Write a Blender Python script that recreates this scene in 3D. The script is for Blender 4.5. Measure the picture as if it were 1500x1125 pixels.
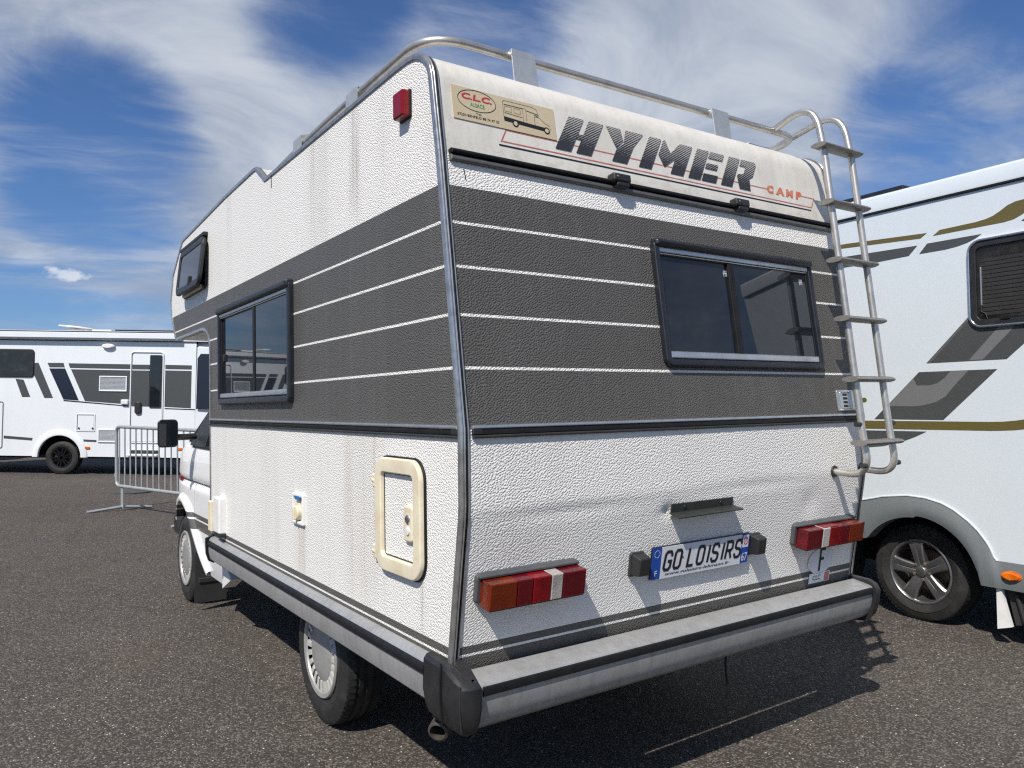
import bpy, bmesh, math, random
from mathutils import Vector, Matrix

random.seed(7)
sc = bpy.context.scene
for o in list(bpy.data.objects):
    bpy.data.objects.remove(o)
COL = sc.collection
R = math.radians

# ------------------------------------------------------------------ camera
CAM = Vector((-1.1665, -1.9818, 1.4179))
YAW, PITCH, ROLL, FPX = 0.5985, 0.0265, -0.0147, 1134.9
fw = Vector((math.sin(YAW) * math.cos(PITCH), math.cos(YAW) * math.cos(PITCH), math.sin(PITCH)))
rt = Vector((math.cos(YAW), -math.sin(YAW), 0))
up = rt.cross(fw)
r2 = rt * math.cos(ROLL) + up * math.sin(ROLL)
u2 = -rt * math.sin(ROLL) + up * math.cos(ROLL)
cd = bpy.data.cameras.new('camera')
cd.sensor_width = 36.0
cd.lens = FPX / 1500.0 * 36.0
cd.clip_start = 0.05
cd.clip_end = 3000.0
cam = bpy.data.objects.new('camera', cd)
COL.objects.link(cam)
cam.matrix_world = Matrix(((r2.x, u2.x, -fw.x, CAM.x), (r2.y, u2.y, -fw.y, CAM.y), (r2.z, u2.z, -fw.z, CAM.z), (0, 0, 0, 1)))
sc.camera = cam
FWD = Vector((math.sin(YAW), math.cos(YAW), 0))     # horizontal view direction
RGT = Vector((math.cos(YAW), -math.sin(YAW), 0))

# ------------------------------------------------------------------ node helper
class NT:
    def __init__(self, tree):
        self.t = tree
    def n(self, typ, ins=None, **props):
        nd = self.t.nodes.new(typ)
        for k, v in props.items():
            setattr(nd, k, v)
        if ins:
            for k, v in ins.items():
                self.put(nd.inputs[k], v)
        return nd
    def put(self, sock, v):
        if isinstance(v, bpy.types.NodeSocket):
            self.t.links.new(v, sock)
        else:
            sock.default_value = v
    def m(self, op, a, b=None, c=None, clamp=False):
        nd = self.t.nodes.new('ShaderNodeMath')
        nd.operation = op
        nd.use_clamp = clamp
        for i, v in enumerate((a, b, c)):
            if v is not None:
                self.put(nd.inputs[i], v)
        return nd.outputs[0]
    def mix(self, f, a, b, blend='MIX'):
        nd = self.t.nodes.new('ShaderNodeMix')
        nd.data_type = 'RGBA'
        nd.blend_type = blend
        self.put(nd.inputs[0], f)
        for s, v in ((nd.inputs[6], a), (nd.inputs[7], b)):
            self.put(s, v if isinstance(v, bpy.types.NodeSocket) else (*v, 1) if len(v) == 3 else v)
        return nd.outputs[2]
    def sm(self, x, a, b):
        nd = self.t.nodes.new('ShaderNodeMapRange')
        nd.interpolation_type = 'SMOOTHSTEP'
        self.put(nd.inputs[0], x)
        nd.inputs[1].default_value = a
        nd.inputs[2].default_value = b
        return nd.outputs[0]
    def noise(self, vec, scale, detail=4, rough=0.55, dist=0.0):
        nd = self.n('ShaderNodeTexNoise', {'Vector': vec, 'Scale': scale, 'Detail': detail, 'Roughness': rough, 'Distortion': dist})
        return nd.outputs['Fac']
    def vmul(self, vec, xyz, off=(0, 0, 0)):
        nd = self.n('ShaderNodeMapping', {'Vector': vec})
        nd.inputs['Scale'].default_value = xyz
        nd.inputs['Location'].default_value = off
        return nd.outputs[0]
    def band(self, x, lo, hi):      # hard 0/1 between lo and hi
        return self.m('MULTIPLY', self.m('GREATER_THAN', x, lo), self.m('LESS_THAN', x, hi))
    def gauss(self, x, c, w):
        d = self.m('DIVIDE', self.m('SUBTRACT', x, c), w)
        return self.m('POWER', 2.718, self.m('MULTIPLY', self.m('MULTIPLY', d, d), -1.0))

# ------------------------------------------------------------------ sky and sun
SUNV = Vector((-0.72, -0.45, 1.0)).normalized()      # towards the sun
world = bpy.data.worlds.new('World')
sc.world = world
world.use_nodes = True
wt = world.node_tree
wt.nodes.clear()
W = NT(wt)
sky = W.n('ShaderNodeTexSky', sky_type='NISHITA', sun_disc=False)
sky.sun_elevation = math.asin(SUNV.z)
sky.sun_rotation = math.atan2(SUNV.x, SUNV.y)
sky.altitude = 150
sky.air_density = 1.0
sky.dust_density = 0.6
sky.ozone_density = 2.4
tc = W.n('ShaderNodeTexCoord')
sx = W.n('ShaderNodeSeparateXYZ', {0: tc.outputs['Generated']})
X, Y, Z = sx.outputs
zc = W.m('MAXIMUM', Z, 0.0)
den = W.m('ADD', zc, 0.16)
px_ = W.m('DIVIDE', X, den)
py_ = W.m('DIVIDE', Y, den)
pv = W.n('ShaderNodeCombineXYZ', {0: px_, 1: py_, 2: 0.0}).outputs[0]
warp = W.n('ShaderNodeTexNoise', {'Vector': pv, 'Scale': 0.9, 'Detail': 3})
pw = W.n('ShaderNodeMixRGB', {0: 0.5, 1: pv, 2: warp.outputs['Color']}, blend_type='ADD').outputs[0]
big = W.noise(W.vmul(pw, (1, 1, 1), (3.1, 1.25, 0)), 0.7, 3, 0.5, 0.3)
rotm = W.n('ShaderNodeMapping', {'Vector': pw})
rotm.inputs['Rotation'].default_value = (0, 0, R(48))
rotm.inputs['Scale'].default_value = (0.75, 1.5, 1)
wisp = W.noise(rotm.outputs[0], 1.5, 9, 0.60, 1.1)
fine = W.noise(rotm.outputs[0], 5.5, 10, 0.66, 0.6)
cov = W.m('ADD', W.m('MULTIPLY', big, 0.95), W.m('ADD', W.m('MULTIPLY', wisp, 0.62), W.m('MULTIPLY', fine, 0.20)))
def sky_dir(px, py):
    return (fw + r2 * ((px - 750) / FPX) - u2 * ((py - 562.5) / FPX)).normalized()
# broad fields of thicker and thinner cloud
for px0, py0, deg, amt in ((330, 130, 16, .32), (150, 225, 6, -.34), (470, 5, 5, -.24), (1010, 90, 18, .24), (1450, 60, 9, -.25), (1290, 265, 6, -.16), (1200, 120, 15, .16), (700, -40, 7, -.15), (60, 330, 8, .08), (1480, 190, 6, .12)):
    dv = sky_dir(px0, py0)
    dt = W.n('ShaderNodeVectorMath', {0: tc.outputs['Generated'], 1: tuple(dv)}, operation='DOT_PRODUCT').outputs['Value']
    cov = W.m('ADD', cov, W.m('MULTIPLY', W.sm(dt, math.cos(R(deg * 1.35)), 1.0), amt))
cmask = W.sm(cov, 0.80, 1.16)
# one small heap cloud low in the sky
el_ = W.m('ARCSINE', Z)
az_ = W.m('ARCTAN2', X, Y)
dv = sky_dir(95, 402)
da = W.m('DIVIDE', W.m('SUBTRACT', az_, math.atan2(dv.x, dv.y)), 0.036)
de = W.m('DIVIDE', W.m('SUBTRACT', el_, math.asin(dv.z)), 0.0105)
rr_ = W.m('ADD', W.m('MULTIPLY', da, da), W.m('MULTIPLY', de, de))
pn = W.noise(W.vmul(tc.outputs['Generated'], (1, 1, 1.6)), 55.0, 6, 0.6)
puff = W.sm(W.m('SUBTRACT', W.m('MULTIPLY', pn, 3.0), W.m('ADD', rr_, 0.85)), 0.0, 0.9)
low = W.sm(Z, 0.0, 0.07)
cmask = W.m('MULTIPLY', cmask, W.m('ADD', W.m('MULTIPLY', W.sm(Z, 0.02, 0.22), 0.55), 0.4))
shade = W.sm(W.noise(pw, 2.2, 6, 0.6, 0.5), 0.3, 0.72)
ccol = W.mix(shade, (3.8, 4.5, 5.8), (7.2, 7.7, 8.5))
skyc = W.mix(0.75, sky.outputs[0], W.mix(1.0, sky.outputs[0], (0.50, 0.80, 1.25), 'MULTIPLY'))
col = W.mix(W.m('MULTIPLY', puff, 0.6), W.mix(cmask, skyc, ccol), (10.5, 10.6, 10.7))
bg = W.n('ShaderNodeBackground', {'Color': col, 'Strength': 0.072})
wo = W.n('ShaderNodeOutputWorld', {'Surface': bg.outputs[0]})
world.cycles.sampling_method = 'MANUAL'
world.cycles.sample_map_resolution = 512
sc.cycles.max_bounces = 6
sc.cycles.diffuse_bounces = 3
sc.cycles.glossy_bounces = 3
sc.cycles.use_denoising = False
sc.cycles.use_adaptive_sampling = True
sc.cycles.adaptive_threshold = 0.012
sc.cycles.sample_clamp_indirect = 3.0
sc.cycles.filter_width = 1.25

sl = bpy.data.lights.new('sun', 'SUN')
sl.energy = 4.7
sl.angle = R(0.55)
sl.color = (1.0, 0.94, 0.855)
so = bpy.data.objects.new('sun', sl)
COL.objects.link(so)
so.rotation_euler = SUNV.to_track_quat('Z', 'Y').to_euler()
so.location = SUNV * 40

vs = sc.view_settings
vs.view_transform = 'Standard'
vs.look = 'None'
vs.exposure = 0.28
vs.gamma = 1.0
vs.use_curve_mapping = False

# ------------------------------------------------------------------ mesh helpers
class Fr:
    """local frame: origin, U right, V up, N outwards"""
    def __init__(self, o, U, V, Nn):
        self.o, self.U, self.V, self.N = Vector(o), Vector(U).normalized(), Vector(V).normalized(), Vector(Nn).normalized()
    def __call__(self, u, v, n=0.0):
        return self.o + self.U * u + self.V * v + self.N * n

def rr(u0, u1, v0, v1, r, seg=5):
    if r <= 0:
        return [(u0, v0), (u1, v0), (u1, v1), (u0, v1)]
    p = []
    for cx, cy, a in ((u1 - r, v0 + r, -90), (u1 - r, v1 - r, 0), (u0 + r, v1 - r, 90), (u0 + r, v0 + r, 180)):
        for i in range(seg + 1):
            t = R(a + 90 * i / seg)
            p.append((cx + r * math.cos(t), cy + r * math.sin(t)))
    return p

class MB:
    def __init__(self):
        self.v, self.f = [], []
    def add(self, vs, fs):
        b = len(self.v)
        self.v += [Vector(p) for p in vs]
        self.f += [tuple(i + b for i in q) for q in fs]
        return self
    def rings(self, rings, cap0=True, cap1=True, close=True):
        n = len(rings[0])
        vs = [p for r_ in rings for p in r_]
        fs = []
        for k in range(len(rings) - 1):
            for i in range(n if close else n - 1):
                j = (i + 1) % n
                fs.append((k * n + i, k * n + j, (k + 1) * n + j, (k + 1) * n + i))
        if cap0:
            fs.append(tuple(range(n - 1, -1, -1)))
        if cap1:
            fs.append(tuple((len(rings) - 1) * n + i for i in range(n)))
        return self.add(vs, fs)
    def slab(self, fr, u0, u1, v0, v1, rad=0.0, n0=0.0, n1=0.01, bev=0.0, seg=5):
        b = bev
        o = rr(u0, u1, v0, v1, rad, seg)
        rg = [[fr(u, v, n0) for u, v in o]]
        if b > 0:
            rg.append([fr(u, v, n1 - b) for u, v in o])
            i1 = rr(u0 + b * .35, u1 - b * .35, v0 + b * .35, v1 - b * .35, max(rad - b * .35, 0.0005) if rad > 0 else 0, seg)
            rg.append([fr(u, v, n1 - b * .35) for u, v in i1])
            i2 = rr(u0 + b, u1 - b, v0 + b, v1 - b, max(rad - b, 0.0004) if rad > 0 else 0, seg)
            rg.append([fr(u, v, n1) for u, v in i2])
        else:
            rg.append([fr(u, v, n1) for u, v in o])
        return self.rings(rg)
    def frame(self, fr, u0, u1, v0, v1, rad, w, n0, n1, bev=0.003, seg=6, inner_n=None):
        if inner_n is None:
            inner_n = n0
        def q(i, n):
            return [fr(u, v, n) for u, v in rr(u0 + i, u1 - i, v0 + i, v1 - i, max(rad - i, 0.0008), seg)]
        rg = [q(0, n0), q(0, n1 - bev), q(bev * .35, n1 - bev * .35), q(bev, n1), q(w - bev, n1), q(w - bev * .35, n1 - bev * .35), q(w, n1 - bev), q(w, inner_n)]
        return self.rings(rg, False, False)
    def poly(self, pts3, thick=None):
        return self.add(pts3, [tuple(range(len(pts3)))])
    def prism(self, fr, poly, n0, n1):
        return self.rings([[fr(u, v, n0) for u, v in poly], [fr(u, v, n1) for u, v in poly]])
    def tube(self, path, r, seg=10, closed=False, caps=True):
        P = [Vector(p) for p in path]
        n = len(P)
        T = []
        for i in range(n):
            a = P[(i - 1) % n] if (closed or i > 0) else P[i]
            b = P[(i + 1) % n] if (closed or i < n - 1) else P[i]
            T.append((b - a).normalized())
        ref = Vector((0, 0, 1)) if abs(T[0].z) < 0.9 else Vector((1, 0, 0))
        nrm = (ref - T[0] * ref.dot(T[0])).normalized()
        rg = []
        for i in range(n):
            nrm = (nrm - T[i] * nrm.dot(T[i])).normalized()
            bi = T[i].cross(nrm)
            ri = r[i] if isinstance(r, (list, tuple)) else r
            rg.append([P[i] + (nrm * math.cos(2 * math.pi * k / seg) + bi * math.sin(2 * math.pi * k / seg)) * ri for k in range(seg)])
        if closed:
            rg.append(rg[0])
            return self.rings(rg, False, False)
        return self.rings(rg, caps, caps)
    def box(self, a, b):
        x0, y0, z0 = a
        x1, y1, z1 = b
        return self.slab(Fr((0, 0, 0), (1, 0, 0), (0, 1, 0), (0, 0, 1)), x0, x1, y0, y1, 0, z0, z1)
    def bbox(self, a, b, bev=0.004, rad=0.0):
        x0, y0, z0 = a
        x1, y1, z1 = b
        return self.slab(Fr((0, 0, 0), (1, 0, 0), (0, 1, 0), (0, 0, 1)), x0, x1, y0, y1, rad if rad else bev, z0, z1, bev)
    def lathe(self, c, axis, prof, seg=40, a0=0.0):
        """prof: list of (radius, along axis)"""
        ax = Vector(axis).normalized()
        u = Vector((0, 0, 1)) if abs(ax.z) < .9 else Vector((1, 0, 0))
        u = (u - ax * u.dot(ax)).normalized()
        w = ax.cross(u)
        c = Vector(c)
        rg = []
        for k in range(seg):
            t = a0 + 2 * math.pi * k / seg
            d = u * math.cos(t) + w * math.sin(t)
            rg.append([c + d * r_ + ax * h for r_, h in prof])
        rg.append(rg[0])
        return self.rings(rg, False, False, close=False)
    def grid(self, fn, nu, nv):
        vs = [fn(i / nu, j / nv) for j in range(nv + 1) for i in range(nu + 1)]
        fs = [(j * (nu + 1) + i, j * (nu + 1) + i + 1, (j + 1) * (nu + 1) + i + 1, (j + 1) * (nu + 1) + i) for j in range(nv) for i in range(nu)]
        return self.add(vs, fs)
    def mesh(self, name, mat, smooth=35, weld=True):
        me = bpy.data.meshes.new(name)
        me.from_pydata([tuple(p) for p in self.v], [], self.f)
        bm = bmesh.new()
        bm.from_mesh(me)
        if weld:
            bmesh.ops.remove_doubles(bm, verts=bm.verts, dist=1e-5)
        bmesh.ops.recalc_face_normals(bm, faces=bm.faces)
        bm.to_mesh(me)
        bm.free()
        if smooth:
            me.polygons.foreach_set('use_smooth', [True] * len(me.polygons))
            me.set_sharp_from_angle(angle=R(smooth))
        me.materials.append(mat)
        me.update()
        return me
    def build(self, name, mat, parent=None, smooth=35, label=None, weld=True):
        o = bpy.data.objects.new(name, self.mesh(name, mat, smooth, weld))
        COL.objects.link(o)
        if smooth:
            wnm = o.modifiers.new('weighted_normal', 'WEIGHTED_NORMAL')
            wnm.keep_sharp = True
        if parent is not None:
            o.parent = parent
        if label:
            o['label'] = label
        return o

def empty(name, loc, label, cat, rot=(0, 0, 0), group=None):
    o = bpy.data.objects.new(name, None)
    o.empty_display_size = 0.2
    COL.objects.link(o)
    o.location = loc
    o.rotation_euler = rot
    o['label'] = label
    o['category'] = cat
    if group:
        o['group'] = group
    return o

def text2d(s, size=1.0, shear=0.0, spacing=1.0, bold=0.0):
    cu = bpy.data.curves.new('txt', 'FONT')
    cu.body = s
    cu.size = size
    cu.shear = shear
    cu.space_character = spacing
    cu.offset = bold
    cu.resolution_u = 4
    ob = bpy.data.objects.new('txt', cu)
    COL.objects.link(ob)
    dg = bpy.context.evaluated_depsgraph_get()
    me = bpy.data.meshes.new_from_object(ob.evaluated_get(dg))
    vs = [(v.co.x, v.co.y) for v in me.vertices]
    fs = [tuple(p.vertices) for p in me.polygons]
    bpy.data.objects.remove(ob)
    bpy.data.curves.remove(cu)
    bpy.data.meshes.remove(me)
    return vs, fs

def put_text(mb, fr, s, u0, v0, w, h, n, shear=0.0, bold=0.0):
    """text s fitted into the box (u0,v0,w,h) of frame fr"""
    vs, fs = text2d(s, 1.0, shear, 1.0, bold)
    xs = [p[0] for p in vs]
    ys = [p[1] for p in vs]
    a, b, c, d = min(xs), max(xs), min(ys), max(ys)
    mb.add([fr(u0 + (x - a) / (b - a) * w, v0 + (y - c) / (d - c) * h, n) for x, y in vs], fs)
    return mb

def ribbon(mb, fr, pts, w, n, closed=False):
    """flat poly-line stroke of width w"""
    P = [Vector((p[0], p[1])) for p in pts]
    k = len(P)
    L, Rr = [], []
    for i in range(k):
        a = P[(i - 1) % k] if (closed or i > 0) else None
        b = P[(i + 1) % k] if (closed or i < k - 1) else None
        d1 = (P[i] - a).normalized() if a is not None else None
        d2 = (b - P[i]).normalized() if b is not None else None
        d1 = d1 or d2
        d2 = d2 or d1
        n1 = Vector((-d1.y, d1.x))
        n2 = Vector((-d2.y, d2.x))
        mt = (n1 + n2)
        mt = mt.normalized() if mt.length > 1e-6 else n1
        s = w / 2 / max(mt.dot(n1), 0.45)
        L.append(P[i] + mt * s)
        Rr.append(P[i] - mt * s)
    vs = [fr(p.x, p.y, n) for p in L] + [fr(p.x, p.y, n) for p in Rr]
    fs = []
    for i in range(k if closed else k - 1):
        j = (i + 1) % k
        fs.append((i, j, k + j, k + i))
    mb.add(vs, fs)
    return mb

def arc(c, r, a0, a1, n):
    return [(c[0] + r * math.cos(R(a0 + (a1 - a0) * i / n)), c[1] + r * math.sin(R(a0 + (a1 - a0) * i / n))) for i in range(n + 1)]

def bez(pts, n=8, rad=0.1):
    """round the corners of a 3D poly-line"""
    P = [Vector(p) for p in pts]
    out = [P[0]]
    for i in range(1, len(P) - 1):
        rr_ = rad[i - 1] if isinstance(rad, (list, tuple)) else rad
        a = P[i] + (P[i - 1] - P[i]).normalized() * rr_
        b = P[i] + (P[i + 1] - P[i]).normalized() * rr_
        for k in range(n + 1):
            t = k / n
            out.append(a * (1 - t) ** 2 + P[i] * 2 * t * (1 - t) + b * t * t)
    out.append(P[-1])
    return out

# ------------------------------------------------------------------ materials
MATS = {}
def mat(name):
    m = bpy.data.materials.new(name)
    m.use_nodes = True
    t = m.node_tree
    t.nodes.clear()
    k = NT(t)
    b = k.n('ShaderNodeBsdfPrincipled')
    k.n('ShaderNodeOutputMaterial', {'Surface': b.outputs[0]})
    MATS[name] = m
    return m, k, b

def simple(name, col, rough=0.5, metal=0.0, grime=0.25, gscale=9.0, bump=0.0, bscale=200.0, coat=0.0, spec=0.5, dirt=None):
    m, k, b = mat(name)
    tc_ = k.n('ShaderNodeTexCoord').outputs['Object']
    nz = k.noise(tc_, gscale, 6, 0.62, 0.3)
    f = k.m('MULTIPLY', k.sm(nz, 0.38, 0.72), grime)
    dk = dirt if dirt else tuple(c * 0.55 for c in col)
    k.put(b.inputs['Base Color'], k.mix(f, col, dk))
    nz2 = k.noise(tc_, gscale * 4.7, 4, 0.6)
    k.put(b.inputs['Roughness'], k.m('ADD', rough - 0.06, k.m('MULTIPLY', nz2, 0.14), clamp=True))
    b.inputs['Metallic'].default_value = metal
    b.inputs['Specular IOR Level'].default_value = spec
    b.inputs['Coat Weight'].default_value = coat
    b.inputs['Coat Roughness'].default_value = 0.06
    if bump:
        bn = k.n('ShaderNodeBump', {'Height': k.noise(tc_, bscale, 3, 0.6), 'Strength': bump, 'Distance': 0.002})
        k.put(b.inputs['Normal'], bn.outputs[0])
    return m

ZT, Z1, Z2, Z3, Z4, ZB, ZL, ZW = 2.1044, 1.9853, 1.8454, 1.6938, 1.5308, 1.3456, 0.684, 0.6552
WHITE = (0.77, 0.76, 0.73)
GREY = (0.086, 0.082, 0.075)
def panel_mat(name, side):
    """hammered aluminium sheet: white with a grey band, white pin stripes, rain streaks"""
    m, k, b = mat(name)
    co = k.n('ShaderNodeTexCoord').outputs['Object']
    s = k.n('ShaderNodeSeparateXYZ', {0: co})
    x, y, z = s.outputs
    dark = k.m('MAXIMUM', k.band(z, ZB, ZT), k.m('LESS_THAN', z, ZL))
    pin = None
    for zz, hw in ((Z1, .0045), (Z2, .0045), (Z3, .0045), (Z4, .0045), (ZW, .004)):
        q = k.m('LESS_THAN', k.m('ABSOLUTE', k.m('SUBTRACT', z, zz)), hw)
        pin = q if pin is None else k.m('MAXIMUM', pin, q)
    dark = k.m('MULTIPLY', dark, k.m('SUBTRACT', 1.0, pin))
    # vertical streaks
    sv = k.vmul(co, (9, 9, 0.28))
    st = k.sm(k.noise(sv, 1.0, 6, 0.65, 0.2), 0.46, 0.74)
    sv2 = k.vmul(co, (38, 38, 0.6))
    st2 = k.sm(k.noise(sv2, 1.0, 4, 0.6), 0.5, 0.8)
    cloud = k.sm(k.noise(co, 1.7, 5, 0.6), 0.4, 0.75)
    patch = k.m('MULTIPLY', k.m('MULTIPLY', st, 0.20), k.m('ADD', 0.25, cloud))
    dirt = k.m('ADD', patch, k.m('MULTIPLY', k.m('MULTIPLY', st2, st), 0.15))
    wcol = k.mix(k.m('MULTIPLY', k.noise(co, 3.0, 5, 0.6), 0.30), WHITE, (0.70, 0.675, 0.61))
    wcol = k.mix(dirt, wcol, (0.36, 0.33, 0.28))
    if side:
        wob = k.m('ADD', y, k.m('MULTIPLY', k.m('SUBTRACT', k.noise(k.vmul(co, (1, 14, 3)), 1.0, 3), 0.5), 0.10))
        grain = k.m('ADD', 0.30, k.m('MULTIPLY', st2, 1.1))
        for (yc, w, z0, z1, c, amt) in ((0.78, .040, 2.05, 2.6, (0.27, 0.24, 0.20), .80), (1.15, .12, 2.0, 2.6, (0.32, 0.30, 0.26), .50), (0.50, .04, 2.1, 2.6, (.38, .35, .3), .22),
                                        (1.42, .05, 0.55, 0.91, (0.36, 0.27, 0.17), .65), (1.37, .025, 0.55, 0.91, (0.30, 0.21, 0.13), .55), (0.26, .02, .55, .86, (.33, .28, .22), .45),
                                        (0.75, .16, 0.6, 1.33, (0.42, 0.38, 0.31), .60), (0.88, .035, 0.8, 1.33, (0.34, 0.30, 0.25), .50), (0.62, .03, 0.6, 1.33, (0.36, .32, .27), .3), (1.9, .15, .6, 1.3, (.5, .47, .4), .25), (3.85, .05, 2.1, 2.25, (.4, .35, .3), .4), (3.25, .05, 2.1, 2.25, (.4, .35, .3), .4)):
            g = k.m('MULTIPLY', k.gauss(wob, yc, w), k.m('MULTIPLY', k.sm(z, z0, z0 + .22), k.m('LESS_THAN', z, z1)))
            g = k.m('MULTIPLY', g, grain)
            wcol = k.mix(k.m('MULTIPLY', g, amt, clamp=True), wcol, c)
    dcol = k.mix(k.m('MULTIPLY', st, 0.5), GREY, (0.105, 0.10, 0.092))
    dcol = k.mix(k.m('MULTIPLY', st2, 0.16), dcol, (0.20, 0.195, 0.185))
    if side:
        g = k.m('ADD', k.gauss(wob, 0.80, 0.035), k.m('MULTIPLY', k.gauss(wob, 0.65, 0.02), .6))
        dcol = k.mix(k.m('MULTIPLY', k.m('MULTIPLY', g, grain), 0.16), dcol, (0.26, 0.25, 0.24))
    k.put(b.inputs['Base Color'], k.mix(dark, wcol, dcol))
    b.inputs['Roughness'].default_value = 0.42
    b.inputs['Specular IOR Level'].default_value = 0.45
    cv2 = k.n('ShaderNodeCombineXYZ', {0: y if side else x, 1: k.m('MULTIPLY', z, 1.18), 2: 0.0}).outputs[0]
    wn = k.n('ShaderNodeTexNoise', {'Vector': cv2, 'Scale': 22.0, 'Detail': 1.0}, noise_dimensions='2D')
    rt2 = k.n('ShaderNodeMapping', {'Vector': cv2})
    rt2.vector_type = 'TEXTURE'
    rt2.inputs['Rotation'].default_value = (0, 0, R(38))
    rt2.inputs['Scale'].default_value = (1.2, 0.95, 1)
    cs2 = k.n('ShaderNodeMixRGB', {0: 0.010, 1: rt2.outputs[0], 2: wn.outputs['Color']}, blend_type='ADD').outputs[0]
    vo = k.n('ShaderNodeTexVoronoi', {'Vector': cs2, 'Scale': 116.0, 'Randomness': 0.72}, feature='F1', voronoi_dimensions='2D')
    h = k.m('SUBTRACT', 1.0, k.sm(vo.outputs['Distance'], 0.05, 0.62))
    bn = k.n('ShaderNodeBump', {'Height': h, 'Strength': 0.7, 'Distance': 0.0025})
    k.put(b.inputs['Normal'], bn.outputs[0])
    return m

M_SIDE = panel_mat('hammered_side', True)
M_REAR = panel_mat('hammered_rear', False)
M_ALU = simple('aluminium', (0.60, 0.61, 0.62), 0.34, 0.85, 0.35, 14, dirt=(0.36, 0.36, 0.36))
M_TRIM = simple('edge_trim_metal', (0.44, 0.44, 0.435), 0.22, 0.75, 0.5, 25, dirt=(0.16, 0.16, 0.155))
M_CHROME = simple('bright_trim', (0.72, 0.72, 0.73), 0.16, 1.0, 0.3, 25, dirt=(0.4, 0.4, 0.4))
M_RUB = simple('black_rubber', (0.009, 0.0095, 0.011), 0.5, 0, 0.5, 16, spec=0.25, dirt=(0.02, 0.02, 0.02))
M_PLAST = simple('black_plastic', (0.014, 0.0145, 0.016), 0.45, 0, 0.6, 10, 0.12, 300, dirt=(0.034, 0.033, 0.032))
M_NAVY = simple('window_frame_plastic', (0.010, 0.012, 0.018), 0.36, 0, 0.5, 15, dirt=(0.022, 0.023, 0.028))
def bumper_mat():
    m, k, b = mat('bumper_aluminium')
    co = k.n('ShaderNodeTexCoord').outputs['Object']
    st = k.sm(k.noise(k.vmul(co, (34, 34, 2.2)), 1.0, 5, 0.65), 0.42, 0.75)
    bl = k.sm(k.noise(co, 6.0, 6, 0.65, 0.4), 0.38, 0.72)
    sc_ = k.m('GREATER_THAN', k.noise(k.vmul(co, (3, 3, 60)), 9.0, 5, 0.7), 0.69)
    c = k.mix(k.m('MULTIPLY', bl, 0.5), (0.40, 0.405, 0.405), (0.27, 0.27, 0.262))
    c = k.mix(k.m('MULTIPLY', st, 0.5), c, (0.20, 0.195, 0.185))
    c = k.mix(k.m('MULTIPLY', sc_, 0.6), c, (0.55, 0.55, 0.55))
    k.put(b.inputs['Base Color'], c)
    k.put(b.inputs['Roughness'], k.m('ADD', 0.34, k.m('MULTIPLY', st, 0.22)))
    b.inputs['Metallic'].default_value = 0.35
    return m
M_BUMP = bumper_mat()
M_CREAM = simple('cream_plastic', (0.70, 0.635, 0.48), 0.45, 0, 0.5, 10, dirt=(0.52, 0.43, 0.30))
M_WPLAST = simple('white_plastic', (0.74, 0.74, 0.73), 0.4, 0, 0.3, 12, dirt=(0.5, 0.48, 0.44))
M_CAB = None
M_TUBE = simple('steel_tube', (0.56, 0.54, 0.50), 0.36, 0.75, 0.5, 18, dirt=(0.33, 0.31, 0.28))
M_RUNG = simple('ladder_rung', (0.26, 0.25, 0.235), 0.45, 0.4, 0.5, 24, dirt=(0.15, 0.14, 0.125))
M_ZINC = simple('galvanised', (0.52, 0.54, 0.54), 0.45, 0.6, 0.4, 22, dirt=(0.36, 0.37, 0.36))
M_BARR = simple('barrier_steel', (0.44, 0.46, 0.46), 0.48, 0.5, 0.4, 20, dirt=(0.26, 0.27, 0.27))
M_UNDER = simple('underbody', (0.02, 0.02, 0.02), 0.8, 0, 0.3)
M_HOUS = simple('lamp_housing', (0.075, 0.078, 0.082), 0.5, 0, 0.5, 14)
M_BRKT = simple('dark_grey_metal', (0.03, 0.033, 0.03), 0.5, 0.2, 0.4, 14, dirt=(0.06, 0.06, 0.055))
M_PRINTBLK = simple('black_print', (0.012, 0.012, 0.014), 0.4, 0, 0.15)
M_PRINTRED = simple('red_print', (0.50, 0.03, 0.05), 0.45, 0, 0.2)
M_PRINTLRED = simple('faded_red_print', (0.42, 0.10, 0.08), 0.5, 0, 0.5, 30, dirt=(0.55, 0.3, 0.25))
M_PRINTORG = simple('orange_print', (0.55, 0.14, 0.07), 0.5, 0, 0.5, 40, dirt=(0.6, 0.35, 0.25))
M_PRINTGRN = simple('green_print', (0.10, 0.30, 0.12), 0.5)
M_BEIGE = simple('beige_sticker', (0.50, 0.42, 0.28), 0.4, 0, 0.35, 16, dirt=(0.58, 0.52, 0.38))
M_PLATEW = simple('plate_white', (0.66, 0.68, 0.72), 0.3, 0, 0.25, 20, dirt=(0.52, 0.52, 0.53))
M_PLATEB = simple('plate_blue', (0.012, 0.07, 0.36), 0.3, 0, 0.2, 20)
M_EXH = simple('exhaust_steel', (0.10, 0.085, 0.075), 0.6, 0.5, 0.6, 20)
M_PGREY = simple('print_grey', (0.10, 0.10, 0.098), 0.35, 0, 0.1)
M_PGREYL = simple('print_light_grey', (0.155, 0.157, 0.160), 0.35, 0, 0.1)
M_PGREYD = simple('print_dark_grey', (0.062, 0.066, 0.066), 0.35, 0, 0.1)
M_OLIVE = simple('print_olive', (0.118, 0.094, 0.028), 0.35, 0, 0.1)
M_NAVYP = simple('print_navy', (0.012, 0.017, 0.030), 0.3, 0, 0.1)

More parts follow.
